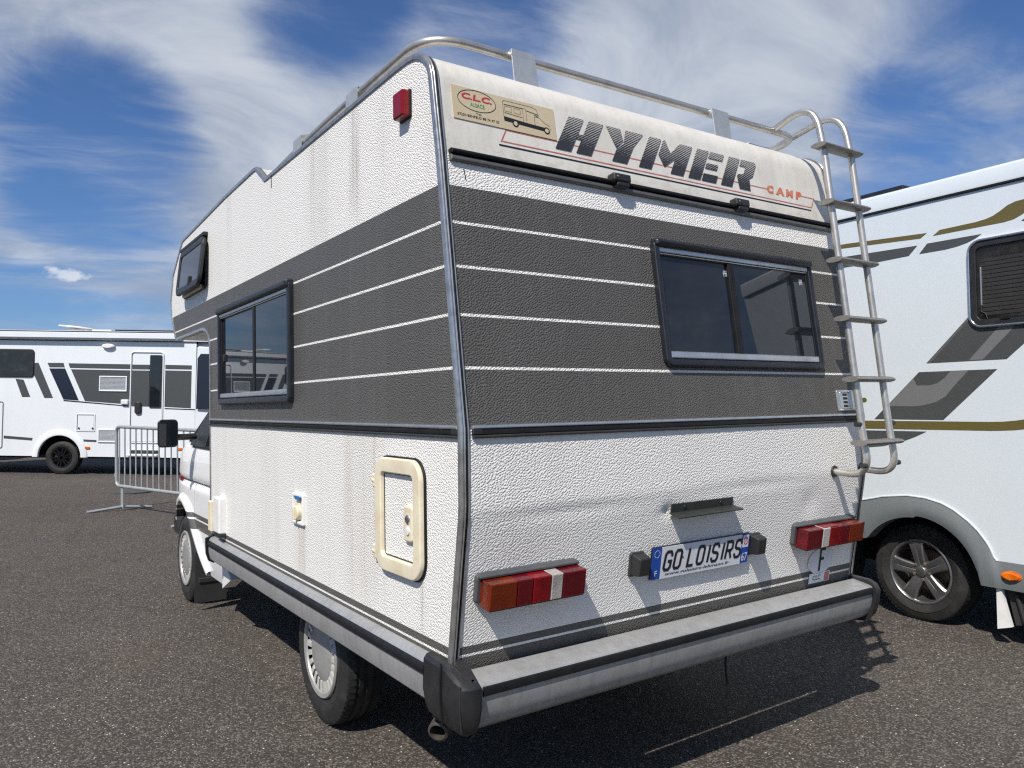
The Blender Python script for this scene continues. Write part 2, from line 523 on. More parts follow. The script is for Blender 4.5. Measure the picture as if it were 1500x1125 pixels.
def paint(name, col, rough=0.28, coat=0.5):
    m, k, b = mat(name)
    co = k.n('ShaderNodeTexCoord').outputs['Object']
    f = k.m('MULTIPLY', k.sm(k.noise(k.vmul(co, (2.5, 2.5, 0.7)), 1.0, 6, 0.62), 0.42, 0.75), 0.16)
    k.put(b.inputs['Base Color'], k.mix(f, col, tuple(c * 0.72 for c in col)))
    b.inputs['Roughness'].default_value = rough
    b.inputs['Coat Weight'].default_value = coat
    b.inputs['Coat Roughness'].default_value = 0.05
    bn = k.n('ShaderNodeBump', {'Height': k.noise(co, 1.6, 2, 0.5), 'Strength': 0.12, 'Distance': 0.02})
    k.put(b.inputs['Normal'], bn.outputs[0])
    return m
M_RVW = paint('motorhome_white', (0.60, 0.655, 0.69), 0.25)
M_RVW2 = paint('far_motorhome_white', (0.70, 0.735, 0.76), 0.25)
M_RVG = paint('motorhome_skirt_grey', (0.135, 0.15, 0.157), 0.45, 0.1)

def cap_mat():
    m, k, b = mat('weathered_grp')
    co = k.n('ShaderNodeTexCoord').outputs['Object']
    s = k.n('ShaderNodeSeparateXYZ', {0: co})
    x, y, z = s.outputs
    f = k.sm(k.noise(k.vmul(co, (4, 4, 1.6)), 1.0, 7, 0.66, 0.6), 0.36, 0.72)
    f2 = k.sm(k.noise(k.vmul(co, (30, 30, 6)), 1.0, 6, 0.7, 0.4), 0.45, 0.75)
    c = k.mix(k.m('MULTIPLY', f, 0.55), (0.67, 0.65, 0.595), (0.50, 0.475, 0.42))
    c = k.mix(k.m('MULTIPLY', f2, 0.45), c, (0.42, 0.395, 0.34))
    lo = k.m('MULTIPLY', k.gauss(z, 2.235, 0.022), k.sm(k.noise(k.vmul(co, (18, 18, 40)), 1.0, 5, 0.7), 0.4, 0.7))
    c = k.mix(k.m('MULTIPLY', lo, 0.55), c, (0.40, 0.35, 0.27))
    edge = k.m('MULTIPLY', k.sm(x, 0.13, 0.03), k.sm(k.noise(k.vmul(co, (20, 20, 14)), 1.0, 5, 0.7), 0.45, 0.7))
    c = k.mix(k.m('MULTIPLY', edge, 0.45), c, (0.36, 0.33, 0.28))
    k.put(b.inputs['Base Color'], c)
    k.put(b.inputs['Roughness'], k.m('ADD', 0.34, k.m('MULTIPLY', f2, 0.25)))
    bn = k.n('ShaderNodeBump', {'Height': k.noise(co, 60, 4, 0.6), 'Strength': 0.06, 'Distance': 0.004})
    k.put(b.inputs['Normal'], bn.outputs[0])
    return m
M_CAP = cap_mat()

def letter_mat():
    """dark lettering that breaks into fine slanted lines towards its top"""
    m, k, b = mat('graded_lettering')
    co = k.n('ShaderNodeTexCoord').outputs['Object']
    s = k.n('ShaderNodeSeparateXYZ', {0: co})
    x, y, z = s.outputs
    g = k.m('DIVIDE', k.m('SUBTRACT', z, 2.335), 0.115)
    w = k.m('FRACT', k.m('MULTIPLY', k.m('ADD', z, k.m('MULTIPLY', x, -0.55)), 120.0))
    nz = k.m('MULTIPLY', k.m('SUBTRACT', k.noise(k.vmul(co, (40, 40, 160)), 1.0, 3), 0.5), 0.5)
    light = k.m('LESS_THAN', k.m('ADD', w, nz), k.m('MULTIPLY', g, 0.75))
    k.put(b.inputs['Base Color'], k.mix(k.m('MULTIPLY', light, 0.75), (0.030, 0.030, 0.032), (0.50, 0.48, 0.45)))
    b.inputs['Roughness'].default_value = 0.4
    return m
M_LETTER = letter_mat()

def glass(name, col=(0.010, 0.013, 0.018), rough=0.015, streak=0.0):
    m, k, b = mat(name)
    co = k.n('ShaderNodeTexCoord').outputs['Object']
    k.put(b.inputs['Base Color'], k.mix(k.m('MULTIPLY', k.sm(k.noise(co, 5.0, 6, 0.7, 0.4), 0.45, 0.8), streak), col, (0.12, 0.12, 0.115)))
    b.inputs['Roughness'].default_value = rough
    b.inputs['IOR'].default_value = 1.5
    b.inputs['Specular IOR Level'].default_value = 0.6
    return m
M_GLASS = glass('tinted_acrylic', streak=0.10)
M_GLASSB = glass('smoked_acrylic', (0.012, 0.011, 0.010), 0.05, 0.25)

def lens(name, col, rough=0.08, sub=0.0):
    m, k, b = mat(name)
    co = k.n('ShaderNodeTexCoord').outputs['Object']
    k.put(b.inputs['Base Color'], k.mix(k.sm(k.noise(co, 14.0, 3, 0.5), 0.4, 0.75), col, tuple(c * 0.62 for c in col)))
    b.inputs['Roughness'].default_value = rough
    b.inputs['Coat Weight'].default_value = 0.3
    b.inputs['Specular IOR Level'].default_value = 0.3
    wv = k.n('ShaderNodeTexVoronoi', {'Vector': co, 'Scale': 140.0})
    bn = k.n('ShaderNodeBump', {'Height': wv.outputs['Distance'], 'Strength': 0.25, 'Distance': 0.003})
    k.put(b.inputs['Normal'], bn.outputs[0])
    return m
M_LRED = lens('red_lens', (0.20, 0.003, 0.007))
M_LDRED = lens('dark_red_lens', (0.105, 0.003, 0.007))
M_LAMB = lens('amber_lens', (0.145, 0.018, 0.003))
M_LWHT = lens('clear_lens', (0.46, 0.43, 0.40), 0.2)
M_LORG = lens('orange_marker_lens', (0.75, 0.16, 0.01))
M_LBLU = lens('blue_cap', (0.02, 0.16, 0.42), 0.3)

def tyre_mat():
    m, k, b = mat('tyre_rubber')
    co = k.n('ShaderNodeTexCoord').outputs['Object']
    f = k.sm(k.noise(co, 9.0, 6, 0.65, 0.4), 0.4, 0.75)
    k.put(b.inputs['Base Color'], k.mix(f, (0.013, 0.013, 0.013), (0.036, 0.033, 0.029)))
    b.inputs['Roughness'].default_value = 0.72
    bn = k.n('ShaderNodeBump', {'Height': k.noise(co, 70.0, 4, 0.6), 'Strength': 0.25, 'Distance': 0.003})
    k.put(b.inputs['Normal'], bn.outputs[0])
    return m
M_TYRE = tyre_mat()
M_HUB = simple('hubcap_grey', (0.36, 0.36, 0.35), 0.42, 0.35, 0.5, 16, dirt=(0.22, 0.205, 0.18))
M_HUBL = simple('hubcap_rib', (0.55, 0.54, 0.51), 0.4, 0.2, 0.4, 20, dirt=(0.30, 0.27, 0.22))
M_ALLOY = simple('alloy_grey', (0.27, 0.27, 0.275), 0.30, 0.85, 0.35, 14, dirt=(0.20, 0.19, 0.18))
M_ALLOYB = simple('alloy_black', (0.012, 0.012, 0.014), 0.15, 0.3, 0.2, 14, coat=0.6)
M_BRAKE = simple('brake_steel', (0.20, 0.15, 0.12), 0.6, 0.6, 0.5, 20)

def asphalt_mat():
    m, k, b = mat('asphalt')
    co = k.n('ShaderNodeTexCoord').outputs['Object']
    big = k.noise(co, 0.55, 6, 0.6, 0.3)
    mid = k.noise(co, 4.0, 6, 0.6)
    v1 = k.n('ShaderNodeTexVoronoi', {'Vector': co, 'Scale': 140.0, 'Randomness': 1.0})
    s1 = k.n('ShaderNodeSeparateColor', {0: v1.outputs['Color']})
    v2 = k.n('ShaderNodeTexVoronoi', {'Vector': co, 'Scale': 95.0, 'Randomness': 1.0})
    s2 = k.n('ShaderNodeSeparateColor', {0: v2.outputs['Color']})
    base = k.mix(k.sm(big, 0.35, 0.7), (0.080, 0.068, 0.058), (0.102, 0.088, 0.076))
    base = k.mix(k.m('MULTIPLY', k.sm(mid, 0.4, 0.75), 0.35), base, (0.060, 0.055, 0.052))
    base = k.mix(k.m('MULTIPLY', s1.outputs[0], 0.74), base, (0.016, 0.0145, 0.0135))
    lt = k.m('GREATER_THAN', s1.outputs[1], 0.80)
    base = k.mix(k.m('MULTIPLY', lt, 0.62), base, (0.23, 0.205, 0.18))
    sp = k.m('MULTIPLY', k.m('GREATER_THAN', s2.outputs[0], 0.982), k.m('LESS_THAN', v2.outputs['Distance'], 0.34))
    base = k.mix(sp, base, (0.62, 0.60, 0.56))
    br = k.m('MULTIPLY', k.sm(k.noise(k.vmul(co, (1, 1, 1), (7, 3, 0)), 1.1, 5, 0.6), 0.55, 0.8), 0.35)
    base = k.mix(br, base, (0.105, 0.074, 0.052))
    v3 = k.n('ShaderNodeTexVoronoi', {'Vector': co, 'Scale': 0.85, 'Randomness': 1.0})
    oil = k.m('ADD', v3.outputs['Distance'], k.m('MULTIPLY', k.noise(co, 7.0, 4, 0.65), 0.16))
    base = k.mix(k.m('MULTIPLY', k.sm(oil, 0.17, 0.09), 0.6), base, (0.020, 0.019, 0.018))
    k.put(b.inputs['Base Color'], base)
    b.inputs['Roughness'].default_value = 0.86
    b.inputs['Specular IOR Level'].default_value = 0.25
    hh = k.m('ADD', k.m('MULTIPLY', v1.outputs['Distance'], -1.0), k.m('MULTIPLY', mid, 0.3))
    bn = k.n('ShaderNodeBump', {'Height': hh, 'Strength': 0.8, 'Distance': 0.006})
    k.put(b.inputs['Normal'], bn.outputs[0])
    return m
M_ASPH = asphalt_mat()

# ------------------------------------------------------------------ ground
def sstep(a, b, x):
    t = min(max((x - a) / (b - a), 0), 1)
    return t * t * (3 - 2 * t)
def ground_z(x, y):
    d = Vector((x, y, 0)) - CAM
    s, u = d.x * FWD.x + d.y * FWD.y, d.x * RGT.x + d.y * RGT.y
    uu = min(max(u, -13.0), -1.5)
    return sstep(6.5, 10.0, s) * (0.17 - 0.028 * (uu + 8.93)) * sstep(-1.5, -3.5, u)
def spaced(lim):
    c = [0.0]
    st = 0.35
    while c[-1] < lim:
        if c[-1] > 24:
            st *= 1.25
        c.append(c[-1] + st)
    return c
pos = spaced(900)
ax_ = [-p for p in pos[:0:-1]] + pos
g = MB()
g.grid(lambda a, b: Vector((ax_[round(a * (len(ax_) - 1))], ax_[round(b * (len(ax_) - 1))] + 6, 0)), len(ax_) - 1, len(ax_) - 1)
for p in g.v:
    p.z = ground_z(p.x, p.y)
go = g.build('ground', M_ASPH, None, 60, weld=False)
go['kind'] = 'structure'
go['label'] = 'dark brown grey asphalt of the car park'

# ------------------------------------------------------------------ the white motorhome with grey stripes
mh = empty('motorhome', (0, 0, 0), 'old white motorhome with grey striped hammered panels and rear ladder, in the foreground', 'motorhome')
BW = 2.08
KU = 0.1306
def yrear(z):
    P = [(.60, .082), (1.10, -.002), (ZB, -.003), (2.20, .1116), (2.465, .155), (2.514, .185), (2.549, .232), (2.568, .30), (2.576, .38)]
    for (a, ya), (b, yb) in zip(P, P[1:]):
        if z <= b:
            return ya + (yb - ya) * (z - a) / (b - a)
    return P[-1][1]
FU = Fr((0, 0, ZB), (1, 0, 0), (0, KU, 1), (0, -1, KU))             # rear, above the belt
nU = math.sqrt(1 + KU * KU)
def fv(z):
    return (z - ZB) * nU
FC = Fr((0, .1160, 2.20), (1, 0, 0), (0, .0434, .265), (0, -.265, .0434))     # lower part of the moulded cap
KC = math.sqrt(1 + (.0434 / .265) ** 2)
def cv(z):
    return (z - 2.20) * KC
FL = Fr((0, -.002, 1.10), (1, 0, 0), (0, -.168, 1), (0, -1, -.168))     # rear, below the crease
KL = math.sqrt(1 + .168 ** 2)
def lv(z):
    return (z - 1.10) * KL
FS = Fr((0, 0, 0), (0, -1, 0), (0, 0, 1), (-1, 0, 0))               # left side; u = -y

# outline of the body in (y, z)
rear_up = [(yrear(z), z) for z in (.60, .684, .85, 1.0, 1.08, 1.12, 1.25, ZB, 1.7, 2.10, 2.20, 2.465)]
top_arc = [(.163, 2.49), (.176, 2.513), (.197, 2.536), (.228, 2.556), (.268, 2.570), (.32, 2.577), (.40, 2.579)]
front_o = [(1.885, 2.572), (1.91, 2.574), (2.06, 2.668), (2.10, 2.672), (2.70, 2.664), (3.84, 2.622), (3.875, 2.612), (4.16, 2.44), (4.19, 2.415), (4.268, 2.245), (4.27, 2.22), (4.225, 2.085), (4.115, 1.94), (4.09, 1.927),
           (3.26, 1.927), (3.20, 1.921), (3.14, 1.90), (3.10, 1.865), (3.075, 1.82), (3.068, 1.76), (3.062, .62)]
prof = rear_up + top_arc + front_o
# side walls
for sgn, x0, x1 in ((1, 0.0, .02), (-1, BW - .02, BW)):
    mb = MB()
    mb.rings([[Vector((x0, y, z)) for y, z in prof], [Vector((x1, y, z)) for y, z in prof]])
    mb.build('side_wall', M_SIDE, mh, 20)
# rear panels with the odd dent
def dent(x, z):
    d = 0.0
    for dx, dz, sx_, sz_, a in ((.86, 1.03, .035, .025, .011), (.83, 1.045, .02, .02, -.004), (1.70, .99, .05, .05, .006), (.42, 1.07, .25, .02, .004), (1.35, 1.09, .3, .02, .005), (1.05, .80, .3, .08, .003), (.3, .88, .12, .1, .004), (1.9, .9, .08, .06, .004), (1.75, .70, .1, .04, .003)):
        d += a * math.exp(-((x - dx) / sx_) ** 2 - ((z - dz) / sz_) ** 2)
    return d
def rear_panel(z0, z1, nz, name, m, dents=True):
    mb = MB()
    zs = sorted(set([z0 + (z1 - z0) * i / nz for i in range(nz + 1)]))
    def fn(a, b):
        z = zs[round(b * (len(zs) - 1))]
        x = .02 + (BW - .04) * a
        return Vector((x, yrear(z) + (dent(x, z) if dents else 0) + 0.0012 * math.sin(x * 3.1 + z * 5), z))
    mb.grid(fn, 90, len(zs) - 1)
    return mb.build(name, m, mh, 60)
rear_panel(.60, ZB, 60, 'rear_lower_panel', M_REAR)
rear_panel(ZB, 2.21, 40, 'rear_upper_panel', M_REAR, False)
mb = MB()
cz = [2.205 + .26 * i / 6 for i in range(7)]
cp = [(yrear(z) - .0, z) for z in cz] + top_arc + [(.7, 2.580)]
mb.grid(lambda a, b: Vector((.02 + (BW - .04) * a, cp[round(b * (len(cp) - 1))][0], cp[round(b * (len(cp) - 1))][1])), 40, len(cp) - 1)
mb.build('rear_roof_cap', M_CAP, mh, 60)
mb = MB()
rp = [(.7, 2.578)] + front_o[:12] + [(4.09, 1.929), (3.26, 1.929)]
mb.grid(lambda a, b: Vector((.02 + (BW - .04) * a, rp[round(b * (len(rp) - 1))][0], rp[round(b * (len(rp) - 1))][1] - .002)), 12, len(rp) - 1)
mb.build('roof', M_CAP, mh, 30)
mb = MB()
mb.box((.02, .11, .62), (BW - .02, 3.06, .64))
mb.box((.02, 3.03, .62), (BW - .02, 3.055, 1.93))
mb.build('underbody', M_UNDER, mh, 0)
mb = MB()
mb.box((.55, .5, .32), (.63, 4.4, .46))
mb.box((1.45, .5, .32), (1.53, 4.4, .46))
mb.box((.8, .7, .36), (1.3, 1.1, .62))
mb.box((.3, 1.35, .25), (1.78, 1.5, .36))
mb.build('chassis_frame', M_UNDER, mh, 0)

# edge trim: grooved bright moulding with a dark insert, swept along the outline
def sweep_profile(path, xsec, x_of, closed=False):
    mb = MB()
    rings = []
    n = len(path)
    for i, (y, z) in enumerate(path):
        a = path[max(i - 1, 0)]
        b = path[min(i + 1, n - 1)]
        t = Vector((b[0] - a[0], b[1] - a[1])).normalized()
        nn = Vector((-t.y, t.x))           # outward: left of travel when going up the rear
        rings.append([Vector((x_of(p[0]), y + nn.x * p[1], z + nn.y * p[1])) for p in xsec])
    mb.rings(rings, False, False)
    return mb
trim_sec = [(.004, -.015), (-.005, -.015), (-.007, -.012), (-.007, -.002), (-.004, .004), (-.001, .006), (.002, .0065), (.004, .0035), (.006, .0065), (.009, .0075), (.011, .005), (.011, .001), (.019, .001), (.019, .005), (.0215, .006), (.024, .0045), (.025, -.004)]
ins_sec = [(.0113, .0005), (.0113, .0035), (.0150, .0050), (.0187, .0035), (.0187, .0005)]
path_all = [p for p in rear_up[0:] + top_arc + front_o[:-1] + [(3.062, .64)]]
for xo in ((lambda a: a), (lambda a: BW - a)):
    sweep_profile(path_all, trim_sec, xo).build('edge_trim', M_TRIM, mh, 40)
    sweep_profile(rear_up + top_arc, ins_sec, xo).build('trim_insert', M_RUB, mh, 40)

# belt moulding: bright rail with a dark insert on side and rear
for nm_, fr, u0, u1, v in (('side', FS, -3.062, -.012, ZB - .005), ('rear', FU, .036, BW - .036, -.006)):
    mb = MB()
    mb.slab(fr, u0, u1, v + .006, v + .017, 0, 0, .010, .003)
    r_ = mb.build('belt_rail', M_ALU, mh)
    mb = MB()
    mb.slab(fr, u0, u1, v - .022, v - .013, 0, 0, .010, .003)
    mb.build('lower_bead', M_BRKT, r_)
    mb = MB()
    mb.slab(fr, u0, u1, v - .0125, v + .0055, 0, 0, .007, .003)
    mb.build('belt_insert', M_RUB, r_)
    mb = MB()
    e = u1 if nm_ == 'side' else u0
    s_ = -1 if nm_ == 'side' else 1
    mb.slab(fr, min(e, e + s_ * .035), max(e, e + s_ * .035), v - .0115, v + .0065, .003, 0, .0095, .003)
    mb.build('end_cap', M_PLAST, r_)

# awning rail under the cap and its two small clamps
mb = MB()
mb.slab(FU, .034, BW - .03, fv(2.183), fv(2.203), 0, -.004, .016, .006)
ra = mb.build('cap_rail', simple('grey_rail', (0.13, 0.13, 0.125), 0.4, 0.3, 0.4, 20), mh)
mb = MB()
mb.slab(FU, .034, BW - .03, fv(2.2045), fv(2.220), 0, -.008, .024, .006)
mb.build('rail_lip', M_RUB, ra)
for uc in (.728, 1.386):
    mb = MB()
    mb.slab(FU, uc - .042, uc + .042, fv(2.206), fv(2.238), .008, .01, .047, .008)
    mb.slab(FU, uc - .025, uc + .035, fv(2.19), fv(2.21), .006, .01, .042, .006)
    cl = mb.build('rail_lamp', M_PLAST, mh)
    mb = MB()
    mb.slab(FU, uc - .030, uc - .022, fv(2.219), fv(2.226), .002, .046, .0495, .001)
    mb.build('screw', M_CHROME, cl)

# dark line where the cracked sealant hangs below the rail
mb = MB()
mb.tube([FU(.085, fv(2.165), .001), FU(.088, fv(2.13), .0015)], .0018, 6)
mb.build('sealant_thread', M_PLAST, mh)
mb = MB()
mb.tube([FS(-1.80, 2.555, .001), FS(-1.802, 2.50, .0015)], .002, 6)
mb.build('sealant_thread', M_PLAST, mh)

# ---- lettering on the cap
def glyph_polys(ch):
    G = {
        'H': [[(0, 0), (.42, 0), (.42, 1), (0, 1)], [(.58, 0), (1, 0), (1, 1), (.58, 1)], [(.43, .40), (.57, .40), (.57, .54), (.43, .54)]],
        'Y': [[(.52, 1), (1.0, 1), (.87, .55), (.86, 0), (.47, 0), (.47, .36), (.60, .58)], [(0, 1), (.38, 1), (.56, .66), (.45, .41)]],
        'M': [[(0, 0), (.267, 0), (.267, 1), (0, 1)], [(.32, 1), (.36, 1), (.57, .62), (.70, 1), (1, 1), (1, 0), (.71, 0), (.71, .50), (.53, .16), (.32, .50)]],
        'E': [[(0, 0), (.42, 0), (.42, 1), (0, 1)], [(.48, .78), (1, .78), (1, 1), (.48, 1)], [(.48, .42), (.90, .42), (.90, .60), (.48, .60)], [(.48, 0), (1, 0), (1, .24), (.48, .24)]],
        'R': [[(0, 0), (.38, 0), (.38, 1), (0, 1)], [(.44, 1), (.93, 1), (1, .92), (1, .50), (.90, .40), (1.05, 0), (.66, 0), (.46, .40), (.46, .47), (.66, .52), (.66, .78), (.44, .78)]],
        'C': [[(0, 0), (1, 0), (1, .3), (.35, .3), (.35, .7), (1, .7), (1, 1), (0, 1)]],
        'W': [[(0, 0), (.26, 0), (.26, .55), (.5, .2), (.74, .55), (.74, 0), (1, 0), (1, 1), (.8, 1), (.5, .6), (.2, 1), (0, 1)]],
        'A': [[(0, 0), (.33, 0), (.33, .28), (.67, .28), (.67, 0), (1, 0), (1, .85), (.85, 1), (.15, 1), (0, .85)]],
        'P': [[(0, 0), (.35, 0), (.35, .33), (1, .33), (1, 1), (0, 1)]],
    }
    return G[ch]
def hym(letters, z0, z1, shear, m, name, parent):
    for ch, xa, xb in letters:
        mb = MB()
        for pl in glyph_polys(ch):
            mb.rings([[FC(xa + u * (xb - xa) + v * shear, cv(z0) + v * (cv(z1) - cv(z0)), n_) for u, v in pl] for n_ in (0.0055, .0075)])
        mb.build('letter', m, parent, 0)
mb = MB()
mb.slab(FC, .232, 1.918, cv(2.2695), cv(2.2755), 0, .004, .0052)
lp = mb.build('logo_band', M_PRINTBLK, mh, 0)
hym((('H', .469, .629), ('Y', .644, .828), ('M', .863, 1.099), ('E', 1.129, 1.288), ('R', 1.320, 1.495)), 2.304, 2.437, .077, M_LETTER, 'HYMER', lp)
for ch, xa, xb in (('C', 1.620, 1.668), ('A', 1.676, 1.736), ('M', 1.746, 1.806), ('P', 1.816, 1.862)):
    mb = MB()
    put_text(mb, FC, ch, xa, cv(2.313), xb - xa, cv(2.350) - cv(2.313), .0056, .18, .075)
    mb.build('letter', M_PRINTORG, lp, 0)
mb = MB()
ribbon(mb, FC, [(1.86, cv(2.332)), (1.953, cv(2.332)), (1.925, cv(2.287)), (.243, cv(2.287)), (.266, cv(2.330)), (1.62, cv(2.330))], .0045, .0050)
mb.build('logo_outline', M_PRINTLRED, lp, 0)

# ---- dealer sticker
mb = MB()
SU0, SU1, SV0, SV1 = .066, .478, cv(2.333), cv(2.447)
mb.slab(FC, SU0, SU1, SV0, SV1, 0, .003, .0072)
stk = mb.build('dealer_sticker', M_BEIGE, mh, 0, 'beige sticker with red letters and a small camper drawing')
mb = MB()
el = [(.160 + .073 * math.cos(R(a)), cv(2.407) + .037 * math.sin(R(a))) for a in range(0, 360, 12)]
ribbon(mb, FC, el, .0022, .0079, True)
put_text(mb, FC, '67230 BENFELD 88 74 47 30', .080, cv(2.3455), .160, .009, .0079, 0, .012)
put_text(mb, FC, 'Tel.', .150, cv(2.3585), .025, .007, .0079, 0, .012)
# the little drawing of a camper
o_, V0 = .262, cv(2.352)
def dl(pts, w=.0012, closed=False):
    ribbon(mb, FC, [(o_ + a, V0 + b) for a, b in pts], w, .0079, closed)
dl([(0, .020), (0, .078), (.006, .084), (.118, .084), (.140, .078), (.147, .056), (.128, .056), (.128, .020)])
dl([(.004, .070), (.080, .070)], .0022)
dl([(.094, .066), (.146, .060)], .0022)
dl([(.004, .040), (.076, .036)], .0016)
dl([(.006, .046), (.006, .064), (.034, .064), (.034, .046)], .001, True)
dl([(.044, .046), (.044, .064), (.070, .064), (.070, .046)], .001, True)
dl([(.080, .018), (.080, .072), (.094, .072), (.094, .018)], .001, True)
dl([(.128, .056), (.150, .050), (.170, .034), (.190, .028), (.194, .012)])
dl([(.128, .014), (.128, .050), (.146, .050)], .001)
mb.add([FC(o_ + a, V0 + b, .0078) for a, b in ((0, .010), (.170, .004), (.170, .018), (.100, .020), (.060, .022), (0, .026))], [(0, 1, 2, 3, 4, 5)])
for cx in (.045, .176):
    dl([(cx + .0105 * math.cos(R(a)), .008 + .0105 * math.sin(R(a))) for a in range(0, 360, 24)], .005, True)
mb.build('drawing', M_PRINTBLK, stk, 0)
mb = MB()
for cx in (.045, .176):
    mb = MB()
    mb.add([FC(o_ + cx + .008 * math.cos(R(a)), V0 + .008 + .008 * math.sin(R(a)), .0083) for a in range(0, 360, 24)], [tuple(range(15))])
    mb.build('drawn_wheel', M_BEIGE, stk, 0)
mb = MB()
put_text(mb, FC, 'C.L.C.', .102, cv(2.407), .116, .022, .0081, 0.15, .035)
mb.build('sticker_name', M_PRINTRED, stk, 0)
mb = MB()
put_text(mb, FC, 'ALSACE', .132, cv(2.385), .055, .014, .0081, 0, .015)
mb.build('sticker_region', M_PRINTGRN, stk, 0)

# ---- windows
def slider(fr, u0, u1, v0, v1, rad, fw_, mull, name, rear):
    mb = MB()
    mb.frame(fr, u0, u1, v0, v1, rad, fw_, -.002, .026, .007, 6, -.015)
    win = mb.build(name, M_NAVY, mh)
    i0, i1, j0, j1 = u0 + fw_, u1 - fw_, v0 + fw_, v1 - fw_
    # top cover moulding
    mb = MB()
    mb.slab(fr, u0 + .003, u1 - .003, v1 - fw_ * 1.25, v1 - .001, .012, .004, .040, .016)
    mb.build('top_hood', M_NAVY, win)
    for a, b, n0, n1, bv in ((j1 - .024, j1 - .004, -.006, .022, .004), (j1 - .031, j1 - .026, -.006, .018, .002), (j0 + .002, j0 + .030, -.006, .020, .006)):
        mb = MB()
        mb.slab(fr, i0, i1, a, b, 0, n0, n1, bv)
        mb.build('slide_track', M_ALU, win)
    for k_, (a, b) in enumerate(((i0 + .001, mull + .012), (mull - .006, i1 - .001))):
        n_ = .004 if k_ == 0 else .011
        mb = MB()
        mb.slab(fr, a, b, j0 + .030, j1 - .032, .006, n_ - .003, n_)
        mb.build('pane', M_GLASS, win, 0)
    for a, b, n1 in ((mull - .017, mull + .017, .016), (i0 + .0005, i0 + .010, .012), (i1 - .010, i1 - .0005, .014)):
        mb = MB()
        mb.slab(fr, a, b, j0 + .0305, j1 - .0325, 0, 0, n1, .003)
        mb.build('mullion', M_RUB, win)
    return win, i0, i1, j0, j1
rw, i0, i1, j0, j1 = slider(FU, .868, 1.818, fv(1.545), fv(2.024), .03, .028, 1.292, 'rear_window', True)
def latch_marks(fr, uc, vc, n, parent):
    mb = MB()
    for du in (-.008, 0, .008):
        ribbon(mb, fr, [(uc + du, vc - .012), (uc + du, vc + .012)], .0028, n)
    ribbon(mb, fr, [(uc - .013, vc), (uc + .013, vc)], .0025, n)
    mb.build('glass_mark', M_PLATEW, parent, 0)
latch_marks(FU, 1.265, fv(1.925), .0046, rw)
latch_marks(FU, 1.742, fv(1.925), .0116, rw)
sw, si0, si1, sj0, sj1 = slider(FS, -2.79, -1.487, 1.442, 2.010, .03, .034, -2.075, 'side_window', False)
mb = MB()
mb.slab(FS, -2.70, -2.675, 1.69, 1.735, .006, .004, .016, .004)
mb.build('window_catch', M_PLAST, sw)
# hinged overcab window, propped open at its foot
mb = MB()
mb.frame(FS, -3.80, -3.13, 2.185, 2.53, .05, .03, -.001, .016, .005)
ow = mb.build('overcab_window', M_PLAST, mh)
FO = Fr((-.020, 0, 2.505), (0, -1, 0), (.115, 0, 1), (-1, 0, .115))
mb = MB()
mb.slab(FO, -3.765, -3.085, -.300, -.005, .06, 0, .010, .004)
mb.build('pane', M_GLASSB, ow)
mb = MB()
mb.frame(FO, -3.775, -3.075, -.310, .003, .065, .045, -.004, .016, .006)
mb.build('pane_frame', M_PLAST, ow)
mb = MB()
mb.slab(FS, -3.80, -3.11, 2.512, 2.538, .006, 0, .032, .008)
mb.build('hinge_rail', M_PLAST, ow)
mb = MB()
mb.slab(FS, -3.78, -3.16, 2.215, 2.50, .03, 0, .004)
mb.build('opening', M_UNDER, ow)
mb = MB()
mb.slab(FS, -3.74, -3.20, 2.19, 2.215, .004, .012, .03, .004)
mb.build('sill', M_CREAM, ow)
for u_ in (-3.70, -3.22):
    mb = MB()
    mb.tube([FS(u_, 2.27, .005), FO(u_, -.27, -.002)], .006, 6)
    mb.build('stay', M_PLAST, ow)
mb = MB()
mb.slab(FO, -3.38, -3.35, -.28, -.22, .006, .008, .022, .004)
mb.build('catch', M_PLAST, ow)

# ---- service hatch on the side
mb = MB()
mb.frame(FS, -.578, -.220, .845, 1.248, .075, .012, 0, .008, .003)
hatch = mb.build('service_hatch', M_RUB, mh)
mb = MB()
mb.frame(FS, -.572, -.226, .851, 1.242, .070, .052, 0, .024, .006, 8, 0)
mb.build('hatch_frame', M_CREAM, hatch)
mb = MB()
mb.slab(FS, -.520, -.278, .903, 1.190, .012, .001, .007, .002)
mb.build('hatch_panel', M_SIDE, hatch)
mb = MB()
mb.slab(FS, -.350, -.284, .972, 1.092, .014, .006, .022, .008)
lk = mb.build('hatch_lock', M_CREAM, hatch)
mb = MB()
mb.frame(FS, -.5215, -.2765, .9015, 1.1915, .014, .006, 0, .0085, .001)
mb.build('hatch_seam', M_UNDER, hatch)
mb = MB()
mb.lathe(FS(-.312, 1.048, .021), (-1, 0, 0), [(0, .006), (.012, .006), (.015, .004), (.016, -.002)], 16)
mb.build('lock_cylinder', M_CHROME, lk)
mb = MB()
mb.lathe(FS(-.312, 1.010, .021), (-1, 0, 0), [(0, .007), (.013, .005), (.015, 0)], 16)
mb.build('lock_knob', M_WPLAST, lk)
for v_ in (.905, 1.155):
    mb = MB()
    mb.slab(FS, -.600, -.570, v_ - .025, v_ + .025, .004, 0, .02, .006)
    mb.slab(FS, -.602, -.572, v_ - .0085, v_ + .0085, .003, 0, .0225, .006)
    mb.build('hinge', M_CREAM, hatch)

